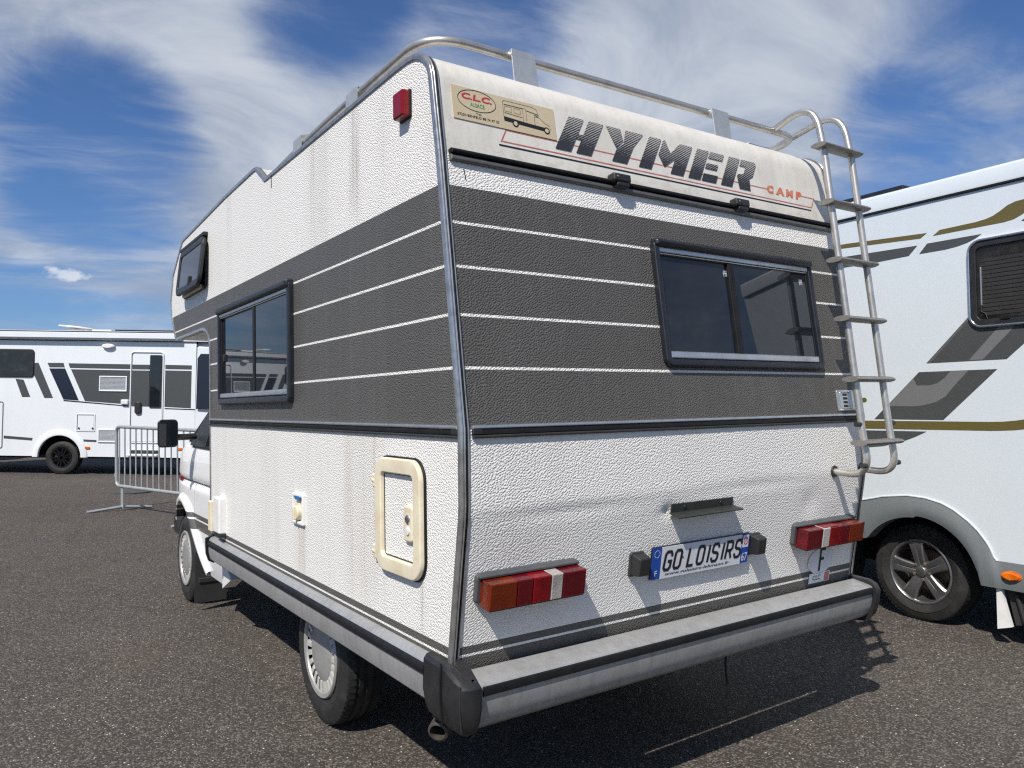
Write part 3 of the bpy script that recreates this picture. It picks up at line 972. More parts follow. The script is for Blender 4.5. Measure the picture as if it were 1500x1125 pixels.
# ---- water filler, power inlet and outlet box near the cab
mb = MB()
mb.frame(FS, -1.495, -1.348, .898, 1.036, .008, .016, 0, .014, .004, 4, .002)
wf_ = mb.build('outlet_box', M_WPLAST, mh)
mb = MB()
mb.slab(FS, -1.479, -1.364, .914, 1.02, .004, 0, .003)
mb.build('recess', M_CREAM, wf_)
mb = MB()
mb.lathe(FS(-1.422, .950, .002), (-1, 0, 0), [(0, .022), (.028, .021), (.033, .016), (.034, 0)], 24)
mb.slab(FS, -1.43, -1.414, .920, .98, .004, .02, .034, .005)
mb.build('filler_cap', M_CREAM, wf_)
mb = MB()
mb.slab(FS, -1.45, -1.39, 1.008, 1.026, .003, .002, .0155, .002)
mb.build('blue_tag', M_LBLU, wf_)
mb = MB()
mb.slab(FS, -3.028, -2.955, .672, .856, .006, 0, .028, .008)
mb.build('marker_box', M_CREAM, mh)
mb = MB()
mb.slab(FS, -2.835, -2.700, .690, .900, .01, 0, .042, .010)
fb = mb.build('flue_box', M_WPLAST, mh)
mb = MB()
mb.slab(FS, -2.835, -2.700, .670, .689, .004, 0, .038, .004)
mb.build('flue_foot', M_PLAST, fb)

# ---- side marker lamp
mb = MB()
mb.slab(FS, -.372, -.292, 2.372, 2.468, .006, 0, .008, .002)
sm_ = mb.build('side_marker', M_RUB, mh)
mb = MB()
mb.slab(FS, -.368, -.296, 2.375, 2.465, .008, .007, .036, .008)
mb.build('marker_lens', M_LRED, sm_)

# ---- vent on the rear
mb = MB()
mb.slab(FU, 1.897, 2.026, fv(1.368), fv(1.460), .008, 0, .006, .002)
vb = mb.build('gas_vent', M_ALU, mh)
mb = MB()
mb.frame(FU, 1.918, 2.004, fv(1.377), fv(1.452), .006, .004, .005, .009, .002)
mb.slab(FU, 1.985, 2.012, fv(1.372), fv(1.455), .004, .005, .016, .005)
mb.slab(FU, 1.915, 2.012, fv(1.368), fv(1.376), .003, .005, .016, .004)
mb.build('vent_cover', M_ALU, vb)
for q in range(4):
    zc_ = 1.3895 + q * .0165
    mb = MB()
    mb.slab(FU, 1.938, 1.972, fv(zc_ - .0055), fv(zc_ + .0055), .005, .0055, .0066, .0004)
    mb.build('vent_hole', M_UNDER, vb)

# ---- tail lamps
def tail(u0, u1, flip):
    v0, v1 = lv(.815), lv(.897)
    mb = MB()
    mb.slab(FL, u0 - .014, u1 + .010, v0 + .004, v1 + .014, .014, -.004, .018, .006)
    mb.slab(FL, u0 - .010, u1 + .006, v1 + .001, v1 + .012, .004, .0, .030, .008)
    tl = mb.build('tail_lamp', M_HOUS, mh)
    fr_ = [(0, .27, 'amber_lens'), (.27, .43, 'dark_red_lens'), (.43, .62, 'red_lens'), (.62, .745, 'clear_lens'), (.745, 1, 'dark_red_lens')]
    for a, b, mm in fr_:
        if flip:
            a, b = 1 - b, 1 - a
        mb = MB()
        ua, ub = u0 + (u1 - u0) * a, u0 + (u1 - u0) * b
        mb.slab(FL, ua + .0006, ub - .0006, v0, v1, .002, .016, .074, .004)
        seg = mb.build('lens', MATS[mm], tl)
    mb = MB()
    mb.slab(FL, u0 + .004, u1 - .004, v0 - .003, v0 + .0005, 0, .016, .070)
    mb.build('lens_rim', M_LDRED, tl)
    return tl
tail(.072, .440, False)
tail(1.610, 2.012, True)
mb = MB()
mb.slab(FL, 1.72, 1.82, lv(.8972), lv(.8972) + .002, .002, .032, .070)
mb.build('red_tape', M_LRED, mh)

# ---- plate, its bumper blocks and the bracket above
mb = MB()
mb.slab(FL, .790, 1.318, lv(.788), lv(.905), .004, .006, .012, .002)
pl = mb.build('number_plate', M_PRINTBLK, mh)
mb = MB()
mb.slab(FL, .838, 1.272, lv(.786), lv(.902), .003, .0122, .0138, .0004)
mb.build('plate_face', M_PLATEW, pl)
mb = MB()
mb.slab(FL, .792, .8375, lv(.788), lv(.902), .003, .0122, .0138, .0004)
mb.build('plate_band', M_PLATEB, pl)
mb = MB()
mb.slab(FL, 1.2725, 1.316, lv(.788), lv(.902), .003, .0122, .0138, .0004)
mb.build('plate_band', M_PLATEB, pl)
SG = {
    'G': [[(1, .72), (1, .86), (.78, 1), (.22, 1), (0, .86), (0, .14), (.22, 0), (.78, 0), (1, .14), (1, .46), (.5, .46)]],
    'O': [[(.22, 0), (.78, 0), (1, .14), (1, .86), (.78, 1), (.22, 1), (0, .86), (0, .14)]],
    'L': [[(.05, 1), (.05, 0), (1, 0)]],
    'I': [[(.5, 0), (.5, 1)]],
    'S': [[(1, .76), (1, .86), (.78, 1), (.22, 1), (0, .86), (0, .62), (.2, .53), (.8, .47), (1, .38), (1, .14), (.78, 0), (.22, 0), (0, .14), (0, .24)]],
    'R': [[(0, 0), (0, 1), (.78, 1), (1, .88), (1, .60), (.78, .48), (0, .48)], [(.55, .48), (1, 0)]],
}
uc = .850
for ch in 'GO LOISIRS':
    if ch == ' ':
        uc += .020
        continue
    w = .018 if ch == 'I' else .032
    mb = MB()
    for st in SG[ch]:
        cl = ch == 'O'
        sh = .010
        ribbon(mb, FL, [(uc + a * w + b * sh, lv(.817) + b * .066) for a, b in st], .0112, .0147, cl)
    mb.build('plate_letter', M_PRINTBLK, pl, 0)
    uc += w + .0185 if ch != 'I' else w + .011
mb = MB()
mb.slab(FL, .941, .951, lv(.853), lv(.857), .001, .0142, .0156)
mb.build('plate_screw', M_PRINTBLK, pl, 0)
mb = MB()
put_text(mb, FL, 'www.goloisirs-lehmann.fr', .862, lv(.793), .345, .0145, .0146, .2, .012)
mb.build('plate_address', M_PRINTBLK, pl, 0)
mb = MB()
put_text(mb, FL, '67', 1.277, lv(.796), .034, .034, .0146, 0, .015)
for a in range(0, 360, 30):
    cx, cy = .815 + .013 * math.cos(R(a)), lv(.880) + .013 * math.sin(R(a))
    mb.slab(FL, cx - .0013, cx + .0013, cy - .0013, cy + .0013, 0, .0138, .0145)
put_text(mb, FL, 'F', .809, lv(.800), .012, .020, .0146, 0, .012)
mb.build('plate_code', M_PLATEW, pl, 0)
mb = MB()
mb.slab(FL, 1.278, 1.311, lv(.850), lv(.898), .003, .0138, .0144)
mb.build('plate_sticker', M_PLATEW, pl, 0)
mb = MB()
ribbon(mb, FL, [(1.2945 + .012 * math.cos(R(a)), lv(.876) + .014 * math.sin(R(a))) for a in range(0, 360, 30)], .003, .0150, True)
ribbon(mb, FL, [(1.288, lv(.870)), (1.301, lv(.884))], .003, .0150)
mb.build('plate_crest', M_PRINTRED, pl, 0)
for u0 in (.692, 1.322):
    mb = MB()
    v0, v1 = lv(.816), lv(.893)
    mb.slab(FL, u0, u0 + .066, v0 - .005, v1 + .004, .008, 0, .010, .004)
    bl = mb.build('rubber_buffer', M_BRKT, mh)
    mb = MB()
    rg = [[FL(u, v, n_) for u, v in rr(u0 + .004 + i * .5, u0 + .064 - i, v0 + .002 + i, v1 - i, .006)] for n_, i in ((.009, 0), (.038, .004), (.046, .006), (.050, .011))]
    mb.rings(rg)
    mb.build('buffer_block', M_PLAST, bl)
mb = MB()
mb.slab(FL, .872, 1.203, lv(1.018), lv(1.053), .002, .001, .005, .001)
br = mb.build('lamp_bracket', M_BRKT, mh)
mb = MB()
rg = [[FL(.868, lv(1.018) + q, 0), FL(1.210, lv(1.018) + q, 0), FL(1.213, lv(1.018) - .003 + q, .050), FL(.866, lv(1.018) - .006 + q, .050)] for q in (0, .004)]
mb.rings(rg)
mb.build('bracket_lip', M_BRKT, br, 0)
for u_ in (.94, 1.135):
    mb = MB()
    mb.lathe(FL(u_, lv(1.038), .004), FL.N, [(0, .004), (.007, .003), (.008, 0)], 10)
    mb.build('bolt', M_PLAST, br)
# country sticker
mb = MB()
mb.rings([[FL(1.829 + .088 * math.cos(R(a)), lv(.724) + .058 * math.sin(R(a)), n_) for a in range(0, 360, 10)] for n_ in (0.001, .003)])
fs_ = mb.build('country_sticker', M_PLATEW, mh, 0, 'white oval sticker with a black F')
mb = MB()
ribbon(mb, FL, [(1.822, lv(.678)), (1.822, lv(.775)), (1.855, lv(.775))], .013, .0042)
ribbon(mb, FL, [(1.822, lv(.732)), (1.848, lv(.732))], .012, .0042)
mb.build('sticker_letter', M_PRINTBLK, fs_, 0)
mb = MB()
mb.slab(FL, 1.760, 1.905, lv(.628), lv(.672), .001, .0008, .0030)
s2_ = mb.build('dealer_tag', M_PLATEW, mh, 0)
mb = MB()
put_text(mb, FL, 'CLC', 1.785, lv(.640), .055, .022, .0037, 0, .01)
mb.build('tag_letters', M_PRINTBLK, s2_, 0)
mb = MB()
mb.slab(FL, 1.868, 1.900, lv(.631), lv(.668), .001, .0030, .0038)
mb.build('tag_patch', M_PRINTLRED, s2_, 0)

# ---- rear bumper
bsec = [(.067, .612), (.050, .616), (-.024, .602), (-.034, .598), (-.038, .592), (-.038, .566), (-.037, .552), (-.031, .515), (-.018, .480), (.002, .460), (.045, .448), (.045, .455), (.008, .468), (-.008, .49), (-.021, .52), (-.027, .56), (-.025, .586), (.05, .606), (.067, .604)]
mb = MB()
nx = 24
mb.rings([[Vector((.028 + (2.060 - .028) * i / nx, y, z)) for y, z in bsec] for i in range(nx + 1)])
bp_ = mb.build('rear_bumper', M_BUMP, mh, 30)
mb = MB()
ssec = [(-.0375, .594), (-.044, .592), (-.047, .580), (-.045, .568), (-.0375, .565)]
mb.rings([[Vector((x, y, z)) for y, z in ssec] for x in (.040, 2.045)])
mb.build('bumper_strip', M_RUB, bp_, 30)
# corner pieces
def corner(xf):
    mb = MB()
    # plan outline swept over height levels
    lev = [(.652, .026), (.648, .010), (.636, 0.0), (.60, -.003), (.545, -.004), (.50, .004), (.468, .016), (.450, .035)]
    base = [(-.036, .185), (-.041, .12), (-.044, .04), (-.043, -.015), (-.034, -.044), (-.010, -.056), (.014, -.056), (.026, -.050)]
    inn = [(.026, .02), (.02, .06), (-.005, .10), (-.010, .185)]
    rg = []
    for z, ins in lev:
        def zz_(y):
            return z - (.034 * min(max((.03 - y) / .08, 0), 1) if z > .62 else 0)
        rg.append([Vector((xf(x + (ins if x < 0.012 else -ins * .3)), y + (ins if y < 0.1 else 0), zz_(y))) for x, y in base] + [Vector((xf(x), y, zz_(y))) for x, y in inn])
    mb.rings(rg)
    return mb.build('bumper_corner', M_PLAST, mh, 32)
c1 = corner(lambda x: x)
mb = MB()
mb.tube([(-.047, .055, .655), (-.051, .054, .60), (-.051, .054, .54), (-.044, .054, .47)], .0035, 6)
mb.build('corner_rib', M_RUB, c1)
mb = MB()
mb.tube([(-.039, -.041, .612), (-.040, -.042, .59), (-.040, -.042, .54), (-.030, -.032, .475)], .0030, 6)
mb.build('corner_joint', M_UNDER, c1)
def endcap():
    mb = MB()
    o_ = [(.075, .628), (-.015, .622), (-.044, .608), (-.056, .585), (-.052, .53), (-.034, .475), (.0, .440), (.07, .430)]
    rg = []
    for x, s in ((2.055, 1), (2.085, 1), (2.098, .93), (2.100, .85)):
        cy, cz_ = .03, .53
        rg.append([Vector((x, cy + (y - cy) * s, cz_ + (z - cz_) * s)) for y, z in o_])
    mb.rings(rg)
    return mb.build('bumper_corner', M_PLAST, mh, 35)
endcap()
# side skirts
skirt = [(-.001, .640), (-.018, .636), (-.030, .622), (-.032, .612), (-.032, .60), (-.034, .585), (-.033, .545), (-.024, .505), (-.008, .490), (.006, .492), (.004, .60)]
for xf, n_ in ((lambda x: x, 1), (lambda x: BW - x, 2)):
    mb = MB()
    mb.rings([[Vector((xf(x), y, z)) for x, z in skirt] for y in [.17 + (2.995 - .17) * i / 20 for i in range(21)]])
    sk = mb.build('side_skirt', M_BUMP, mh, 30)
    mb = MB()
    mb.rings([[Vector((xf(x), y, z)) for x, z in ((-.031, .618), (-.040, .613), (-.043, .600), (-.040, .587), (-.033, .584))] for y in (.18, 2.990)])
    mb.build('skirt_strip', M_RUB, sk, 50)
    mb = MB()
    mb.rings([[Vector((xf(x * s), y, .565 + (z - .565) * s)) for x, z in ((-.046, .628), (-.046, .60), (-.044, .54), (-.030, .495), (0, .480), (.02, .56), (0, .645))] for y, s in ((2.985, 1.04), (3.012, 1.04), (3.020, .9))])
    mb.build('skirt_end', M_RUB, sk, 40)
# exhaust
mb = MB()
mb.lathe((.012, .19, .392), (-.75, -.62, -.22), [(.026, 0), (.034, -.004), (.034, -.20), (.028, -.23), (.028, -.5)], 20)
mb.lathe((.012, .19, .392), (-.75, -.62, -.22), [(.026, 0), (.026, -.15), (0, -.15)], 20)
mb.build('exhaust_pipe', M_EXH, mh)
mb = MB()
mb.tube([(1.20, .05, .46), (1.205, .06, .40), (1.20, .05, .34), (1.21, .06, .29)], .004, 6)
mb.build('hanging_cable', M_RUB, mh)

# ---- ladder
xl, xr = 1.85, 2.055
def ly(z):
    return -.139 + (z - 1.262) * .1175
lad_root = None
rails = []
for k_, x in enumerate((xl, xr)):
    zt_ = 2.715 if k_ == 0 else 2.712
    path = bez([(x, .266 + .125 * k_, 2.668), (x, ly(2.72) + .02, 2.738), (x, ly(2.5), 2.5)], 10, [.14])
    path += [(x, ly(z), z) for z in (2.2, 1.9, 1.6, 1.4)]
    path += bez([(x, ly(1.3), 1.3), (x, ly(1.10) - .01, 1.098), (x, .018, 1.112)], 10, [.10])
    mb = MB()
    mb.tube(path, .0145, 12)
    rails.append(mb)
lad = rails[0].build('ladder', M_TUBE, mh)
rails[1].build('ladder_rail', M_TUBE, lad)
for z in (2.521, 2.267, 2.013, 1.760, 1.503, 1.237):
    y = ly(z)
    fr = Fr((0, y, z), (1, 0, 0), (0, 1, .05), (0, -.05, 1))
    mb = MB()
    oval = [(.038 * math.cos(R(a)), .012 * math.sin(R(a))) for a in range(0, 360, 20)]
    mb.rings([[Vector((x, y + p, z + q)) for p, q in oval] for x in (1.812, 2.094)])
    for i in range(6):
        yy = -.025 + i * .010
        zz = .011 * math.sqrt(max(0, 1 - (yy / .038) ** 2))
        mb.box((1.816, y + yy - .0015, z + zz - .002), (2.090, y + yy + .0015, z + zz + .002))
    mb.build('rung', M_RUNG, lad, 40)
for x in (xl, xr):
    mb = MB()
    mb.lathe((x, .002, 1.111), (0, -1, 0), [(0, .010), (.024, .010), (.026, .006), (.026, -.02)], 16)
    mb.build('foot_plate', M_BRKT, lad)
for x, s in ((xl - .005, -1), (xr + .005, 1)):
    for z in (1.315, 1.145):
        y = ly(z)
        mb = MB()
        mb.tube([(x - .004 * s, y, z), (x + .032 * s, y, z)], .011, 12)
        mb.build('socket', M_BRKT, lad)

# ---- roof rail
zr = 2.652
path = bez([(.055, 1.90, 2.615), (.045, 1.2, 2.64), (.045, .262, zr), (2.06, .262, zr + .012), (2.05, 1.2, zr), (2.05, 1.90, 2.63)], 10, [.2, .16, .16, .2])
mb = MB()
mb.tube(path, .0155, 12)
rl = mb.build('roof_rail', M_TUBE, mh)
for xc in (.415, 1.452):
    mb = MB()
    fr = Fr((xc, .222, 2.545), (1, 0, 0), (0, .14, 1), (0, -1, .14))
    mb.slab(fr, -.052, .052, -.03, .105, .004, 0, .004, .001)
    mb.slab(fr, -.052, .052, .104, .128, .004, -.034, .004, .001)
    mb.build('rail_bracket', M_ZINC, rl)
for yc in (.86, 1.50):
    for xf in ((lambda x: x), (lambda x: BW - x)):
        mb = MB()
        rg = [[Vector((xf(x), y, z)) for x, z in ((.022, 2.555), (.026, 2.662), (.062, 2.672), (.062, 2.668), (.030, 2.658), (.026, 2.555))] for y in (yc - .055, yc + .055)]
        mb.rings(rg)
        mb.build('rail_bracket', M_ZINC, rl, 30)
mb = MB()
mb.bbox((1.72, .30, 2.565), (1.88, .62, 2.605), .012)
mb.build('roof_vent', M_WPLAST, mh)

# ---- wheels
def tyre_prof(Rt, w, rim):
    h = w / 2
    p = [(rim, -h * .80), (rim + .012, -h * .92), (rim + .05, -h), (Rt - .06, -h * .98), (Rt - .022, -h * .90), (Rt - .004, -h * .78)]
    for c in (-.42, 0.0, .42):
        p += [(Rt, c * h - .010), (Rt - .008, c * h - .007), (Rt - .008, c * h + .007), (Rt, c * h + .010)]
    q = [(r_, -a) for r_, a in p[:6]][::-1]
    return p + q
def tyre(c, ax, Rt, w, rim, parent, lugs=True):
    mb = MB()
    mb.lathe(c, ax, tyre_prof(Rt, w, rim), 56)
    t = mb.build('tyre', M_TYRE, parent, 35)
    if lugs:
        # shoulder sipes
        mb = MB()
        A = Vector(ax).normalized()
        u = Vector((0, 0, 1))
        v = A.cross(u)
        for i in range(64):
            a = 2 * math.pi * i / 64
            d = u * math.cos(a) + v * math.sin(a)
            tt = -u * math.sin(a) + v * math.cos(a)
            for sgn in (1, -1):
                h0 = w * .245 * sgn
                h1 = w * .435 * sgn
                C0 = Vector(c) + d * (Rt - .006)
                fr = Fr(C0, tt, A, d)
                lo, hi = min(h0, h1), max(h0, h1)
                mb.add([fr(-.0105, lo, .0085), fr(.0105, lo, .0085), fr(.0105, hi, .0005), fr(-.0105, hi, .0005)] if sgn > 0 else [fr(-.0105, hi, .0085), fr(.0105, hi, .0085), fr(.0105, lo, .0005), fr(-.0105, lo, .0005)], [(0, 1, 2, 3)])
        mb.build('tread_block', M_TYRE, t, 0)['kind'] = 'stuff'
    return t
def wheel_slotted(c, side, parent):
    """steel wheel with a slotted plastic trim; side = -1 faces -x"""
    ax = (side, 0, 0)
    w = empty_part('wheel', parent)
    tyre(c, ax, .315, .185, .198, w)
    c = Vector(c)
    mb = MB()
    mb.lathe(c, ax, [(.198, .078), (.201, .088), (.196, .094), (.180, .090), (.176, .082)], 48)
    mb.build('rim', M_HUB, w)
    mb = MB()
    mb.lathe(c, ax, [(0, .088), (.06, .090), (.108, .088), (.128, .080), (.134, .070)], 40)
    mb.build('hub_cap', M_HUB, w)
    mb = MB()
    mb.lathe(c, ax, [(.13, .052), (.182, .050)], 40)
    mb.build('slot_ring', M_UNDER, w)
    for i in range(24):
        a = 2 * math.pi * i / 24
        d = Vector((0, math.sin(a), math.cos(a)))
        t = Vector((0, math.cos(a), -math.sin(a)))
        fr = Fr(c + Vector((side * .050, 0, 0)), t, d, (side, 0, 0))
        mb = MB()
        mb.prism(fr, [(-.010, .128), (.010, .128), (.013, .180), (-.013, .180)], 0, .034)
        mb.build('rib', M_HUBL, w, 30)
    return w
def empty_part(name, parent):
    o = bpy.data.objects.new(name, None)
    COL.objects.link(o)
    o.parent = parent
    return o
for y, xw in ((1.43, .178), (4.18, .163)):
    wheel_slotted((xw, y, .314), -1, mh)
    wheel_slotted((BW - xw, y, .314), 1, mh)

# ---- the cab
def cab_mat():
    m, k, b = mat('cab_white')
    co = k.n('ShaderNodeTexCoord').outputs['Object']
    s = k.n('ShaderNodeSeparateXYZ', {0: co})
    z = s.outputs[2]
    dark = k.m('MULTIPLY', k.band(z, .585, .690), k.m('SUBTRACT', 1.0, k.band(z, .648, .659)))
    c = k.mix(k.m('MULTIPLY', k.noise(co, 2.5, 5), .25), (0.80, 0.80, 0.80), (.62, .61, .58))
    k.put(b.inputs['Base Color'], k.mix(dark, c, GREY))
    b.inputs['Roughness'].default_value = .32
    b.inputs['Coat Weight'].default_value = .4
    return m
M_CAB = cab_mat()
ARCH = [(3.50, .30), (3.60, .40), (3.72, .52), (3.85, .63), (3.97, .70), (4.10, .742), (4.23, .745), (4.35, .71), (4.45, .645), (4.52, .56)]
AY = 4.17
def cab_top(y):
    P = [(3.0, 1.93), (3.12, 1.80), (3.96, 1.20), (4.40, 1.10), (4.90, .98), (5.06, .80), (5.10, .62)]
    for (a, za), (b, zb_) in zip(P, P[1:]):
        if y <= b:
            return za + (zb_ - za) * (y - a) / (b - a)
    return .6
def cab_bot(y):
    if y <= ARCH[0][0]:
        return .300
    for (a, za), (b, zb_) in zip(ARCH, ARCH[1:]):
        if y <= b:
            return max(.300, za + (zb_ - za) * (y - a) / (b - a))
    return .555
def cab_x(y, z):
    x = .056
    t = min(max((y - 3.98) / 1.3, 0), 1)
    x += .30 * t ** 2.2
    if z > 1.13:
        x += (z - 1.13) * .09
    x += .018 * math.exp(-((z - .895) / .02) ** 2)
    x += .035 * max(0, (.62 - z) / .3) ** 2
    x += .022 * max(0, (z - .8) / .35) ** 2
    return x
ys = [3.064 + (5.09 - 3.064) * i / 110 for i in range(111)]
def strip(y0, y1, z_lo, z_hi, xf, nv=30):
    yy = [y for y in ys if y0 <= y <= y1]
    yy = sorted(set([y0] + yy + [y1]))
    mb = MB()
    mb.grid(lambda a, b: (lambda y: (lambda z: Vector((xf(cab_x(y, z)), y, z)))(z_lo(y) + (z_hi(y) - z_lo(y)) * b))(yy[round(a * (len(yy) - 1))]), len(yy) - 1, nv)
    return mb
belt = lambda y: min(1.15, cab_top(y))
cab = empty_part('cab', mh)
for xf in ((lambda x: x), (lambda x: BW - x)):
    strip(3.064, 3.785, cab_bot, belt, xf).build('cab_door', M_CAB, cab, 30)
    strip(3.7875, 5.09, cab_bot, lambda y: cab_top(y), xf).build('fender', M_CAB, cab, 30)
    strip(3.064, 3.79, lambda y: 1.155, lambda y: max(1.1552, cab_top(y)), xf, 10).build('cab_side_glass', M_GLASS, cab, 30)
    # window surround: pillar and the black mirror triangle
    mb = MB()
    mb.tube([Vector((xf(cab_x(y, z) - .004), y, z)) for y, z in ((3.97, 1.19), (3.12, 1.80))], .022, 8)
    mb.tube([Vector((xf(cab_x(y, z) - .002), y, z)) for y, z in ((3.07, 1.155), (3.90, 1.155))], .012, 8)
    mb.build('window_surround', M_PLAST, cab)
    mb = MB()
    rg = []
    for off in (-.018, .01):
        rg.append([Vector((xf(cab_x(y, z) + off), y, z)) for y, z in ((3.50, 1.16), (3.95, 1.16), (3.95, 1.21), (3.54, 1.50), (3.47, 1.50))])
    mb.rings(rg)
    mb.build('mirror_triangle', M_PLAST, cab, 30)
    # flare round the arch
    mb = MB()
    rg = []
    AP = [Vector(p) for p in ARCH]
    AP = [AP[0]] + [AP[i // 4].lerp(AP[i // 4 + 1], (i % 4) / 4) for i in range(4 * (len(AP) - 1))] + [AP[-1]]
    for i, p in enumerate(AP):
        t = (AP[min(i + 2, len(AP) - 1)] - AP[max(i - 2, 0)]).normalized()
        nn = Vector((-t.y, t.x))
        ring = []
        for r_, o_ in ((-.006, .03), (-.006, -.022), (.004, -.028), (.026, -.025), (.045, -.012), (.052, .006)):
            q = p + nn * r_
            ring.append(Vector((xf(cab_x(q.x, q.y) + o_), q.x, q.y)))
        rg.append(ring)
    mb.rings(rg, False, False, close=False)
    mb.build('wheel_arch_flare', M_CAB, cab, 50)
    mb = MB()
    mb.rings([[Vector((xf(x), y, z + .02)) for y, z in ARCH] for x in (.12, .55)], False, False, close=False)
    mb.add([Vector((xf(.55), 3.45, .2)), Vector((xf(.55), 4.65, .2)), Vector((xf(.55), 4.65, .9)), Vector((xf(.55), 3.45, .9))], [(0, 1, 2, 3)])
    mb.build('arch_liner', M_UNDER, cab, 0)
    # creases and joints
    mb = MB()
    mb.tube([Vector((xf(cab_x(y, .905) - .001), y, .905)) for y in [3.07 + .1 * i for i in range(13)]], .0045, 6)
    mb.build('side_moulding', M_RUB, cab)
    # indicator
    mb = MB()
    mb.slab(Fr((xf(cab_x(4.30, .905) - .004), 4.30, .90), (0, -1, 0), (0, 0, 1), (xf(-1) - xf(0), 0, 0)), -.03, .03, -.022, .022, .006, -.01, .014, .005)
    mb.build('indicator', M_LRED, cab)
# hood, windscreen, nose between the sides
mb = MB()
mb.grid(lambda a, b: (lambda y: Vector((cab_x(y, cab_top(y)) + a * (BW - 2 * cab_x(y, cab_top(y))), y, cab_top(y) + .05 * math.sin(a * math.pi))))(3.12 + (5.09 - 3.12) * b), 16, 40)
mb.build('bonnet', M_CAB, cab, 50)
mb = MB()
mb.grid(lambda a, b: (lambda y: Vector((cab_x(y, cab_top(y)) + .05 + a * (BW - .1 - 2 * cab_x(y, cab_top(y))), y + .01, cab_top(y) + .014 + .05 * math.sin(a * math.pi))))(3.18 + (3.90 - 3.18) * b), 16, 16)
mb.build('windscreen', M_GLASS, cab, 50)
mb = MB()
mb.bbox((.36, 5.00, .40), (BW - .36, 5.14, .64), .03)
mb.bbox((.15, 4.55, .40), (BW - .15, 5.02, .553), .03)
mb.build('front_bumper', M_PLAST, cab)
mb = MB()
mb.box((.3, 3.07, .38), (BW - .3, 4.0, .42))
mb.build('cab_floor', M_UNDER, cab, 0)
# sill piece and mud flap
mb = MB()
mb.prism(Fr((.085, 0, 0), (0, 1, 0), (0, 0, 1), (-1, 0, 0)), [(2.86, .385), (3.06, .300), (3.06, .44), (2.98, .48)], -.06, .02)
mb.build('sill', M_CAB, cab, 0)
mb = MB()
mb.prism(Fr((0, 3.80, 0), (1, 0, 0), (0, -.08, 1), (0, -1, 0)), [(.055, .06), (.27, .06), (.27, .42), (.055, .42)], 0, .008)
mb.slab(Fr((0, 3.80, 0), (1, 0, 0), (0, -.08, 1), (0, -1, 0)), .08, .25, .20, .235, .004, .006, .016, .004)
mb.build('mud_flap', simple('flap_rubber', (0.034, 0.035, 0.035), 0.6, 0, 0.5, 12), cab, 0)
# mirrors
for xf in ((lambda x: x), (lambda x: BW - x)):
    mb = MB()
    fr = Fr((xf(-.121), 3.76, 1.254), (1, 0, 0), (0, 0, 1), (0, -1, 0))
    rg = [[fr(u, v, n_) for u, v in rr(-.066 + i, .066 - i, -.096 + i, .096 - i, .028)] for n_, i in ((-.075, .05), (-.055, .018), (-.02, .004), (0, 0), (.004, .004))]
    mb.rings(rg)
    mi = mb.build('door_mirror', M_PLAST, cab)
    mb = MB()
    mb.slab(fr, -.057, .057, -.086, .086, .022, .004, .0065, .001)
    mb.build('mirror_glass', M_GLASS, mi)
    mb = MB()
    mb.tube([Vector((xf(-.08), 3.78, 1.225)), Vector((xf(.0), 3.79, 1.225)), Vector((xf(.07), 3.80, 1.228))], .022, 8)
    mb.build('mirror_arm', M_PLAST, mi)


# ------------------------------------------------------------------ white motorhome with olive and grey graphics, on the right
A2 = R(2.26)
rv = empty('motorhome', (3.66, .5, 0), 'large white motorhome with olive and grey graphics parked at the right edge', 'motorhome', (0, 0, -A2))
# local axes: y forward along the side, x into the vehicle
FV = Fr((0, 0, 0), (0, -1, 0), (0, 0, 1), (-1, 0, 0))      # u = -t
T0, T1 = -2.06, 5.2
SPN = 2.25
def arch(t, z, r, n=24, lo=.33):
    return [(t + r * math.cos(R(180 - 180 * i / n)), z + r * math.sin(R(180 - 180 * i / n))) for i in range(n + 1)]
# side wall above the skirt with a smooth swelling over the wheel
def skirt_top(t):
    P = [(-2.4, .478), (-.345, .478), (-.331, .50), (-.307, .56), (-.25, .635), (-.196, .685), (-.11, .745), (-.037, .778), (.06, .800), (.178, .805), (.34, .785), (.487, .748), (.70, .78), (.86, .79), (1.0, .78), (1.2, .70), (1.35, .56), (1.40, .478), (5.3, .478)]
    for (a, za), (b, zb_) in zip(P, P[1:]):
        if t <= b:
            return za + (zb_ - za) * (t - a) / (b - a)
    return .478
tt = [T0 + (T1 - T0) * i / 420 for i in range(421)]
mb = MB()
mb.grid(lambda a, b: (lambda t: Vector((0, t, skirt_top(t) + (2.645 - skirt_top(t)) * b)))(tt[round(a * 420)]), 420, 6)
mb.build('side_wall', M_RVW, rv, 30)
mb = MB()
mb.box((SPN, T0, .5), (SPN + .03, T1, 2.645))
mb.box((.0, T0 - .03, .5), (SPN, T0, 2.645))
mb.box((.0, T1, .5), (SPN, T1 + .03, 2.645))
mb.build('rear_wall', M_RVW, rv, 0)
mb = MB()
rsec = [(0.004, 2.645), (-.014, 2.648), (-.016, 2.66), (-.012, 2.735), (0.0, 2.752), (.04, 2.766), (.3, 2.775), (SPN - .3, 2.775), (SPN + .01, 2.74), (SPN + .01, 2.645)]
mb.rings([[Vector((x, t, z)) for x, z in rsec] for t in (T0 - .03, T1 + .03)])
mb.build('roof', M_RVW, rv, 35)
mb = MB()
mb.slab(FV, -T1, -T0, 2.634, 2.646, 0, .0, .012, .003)
mb.build('roof_seal', M_RUB, rv)
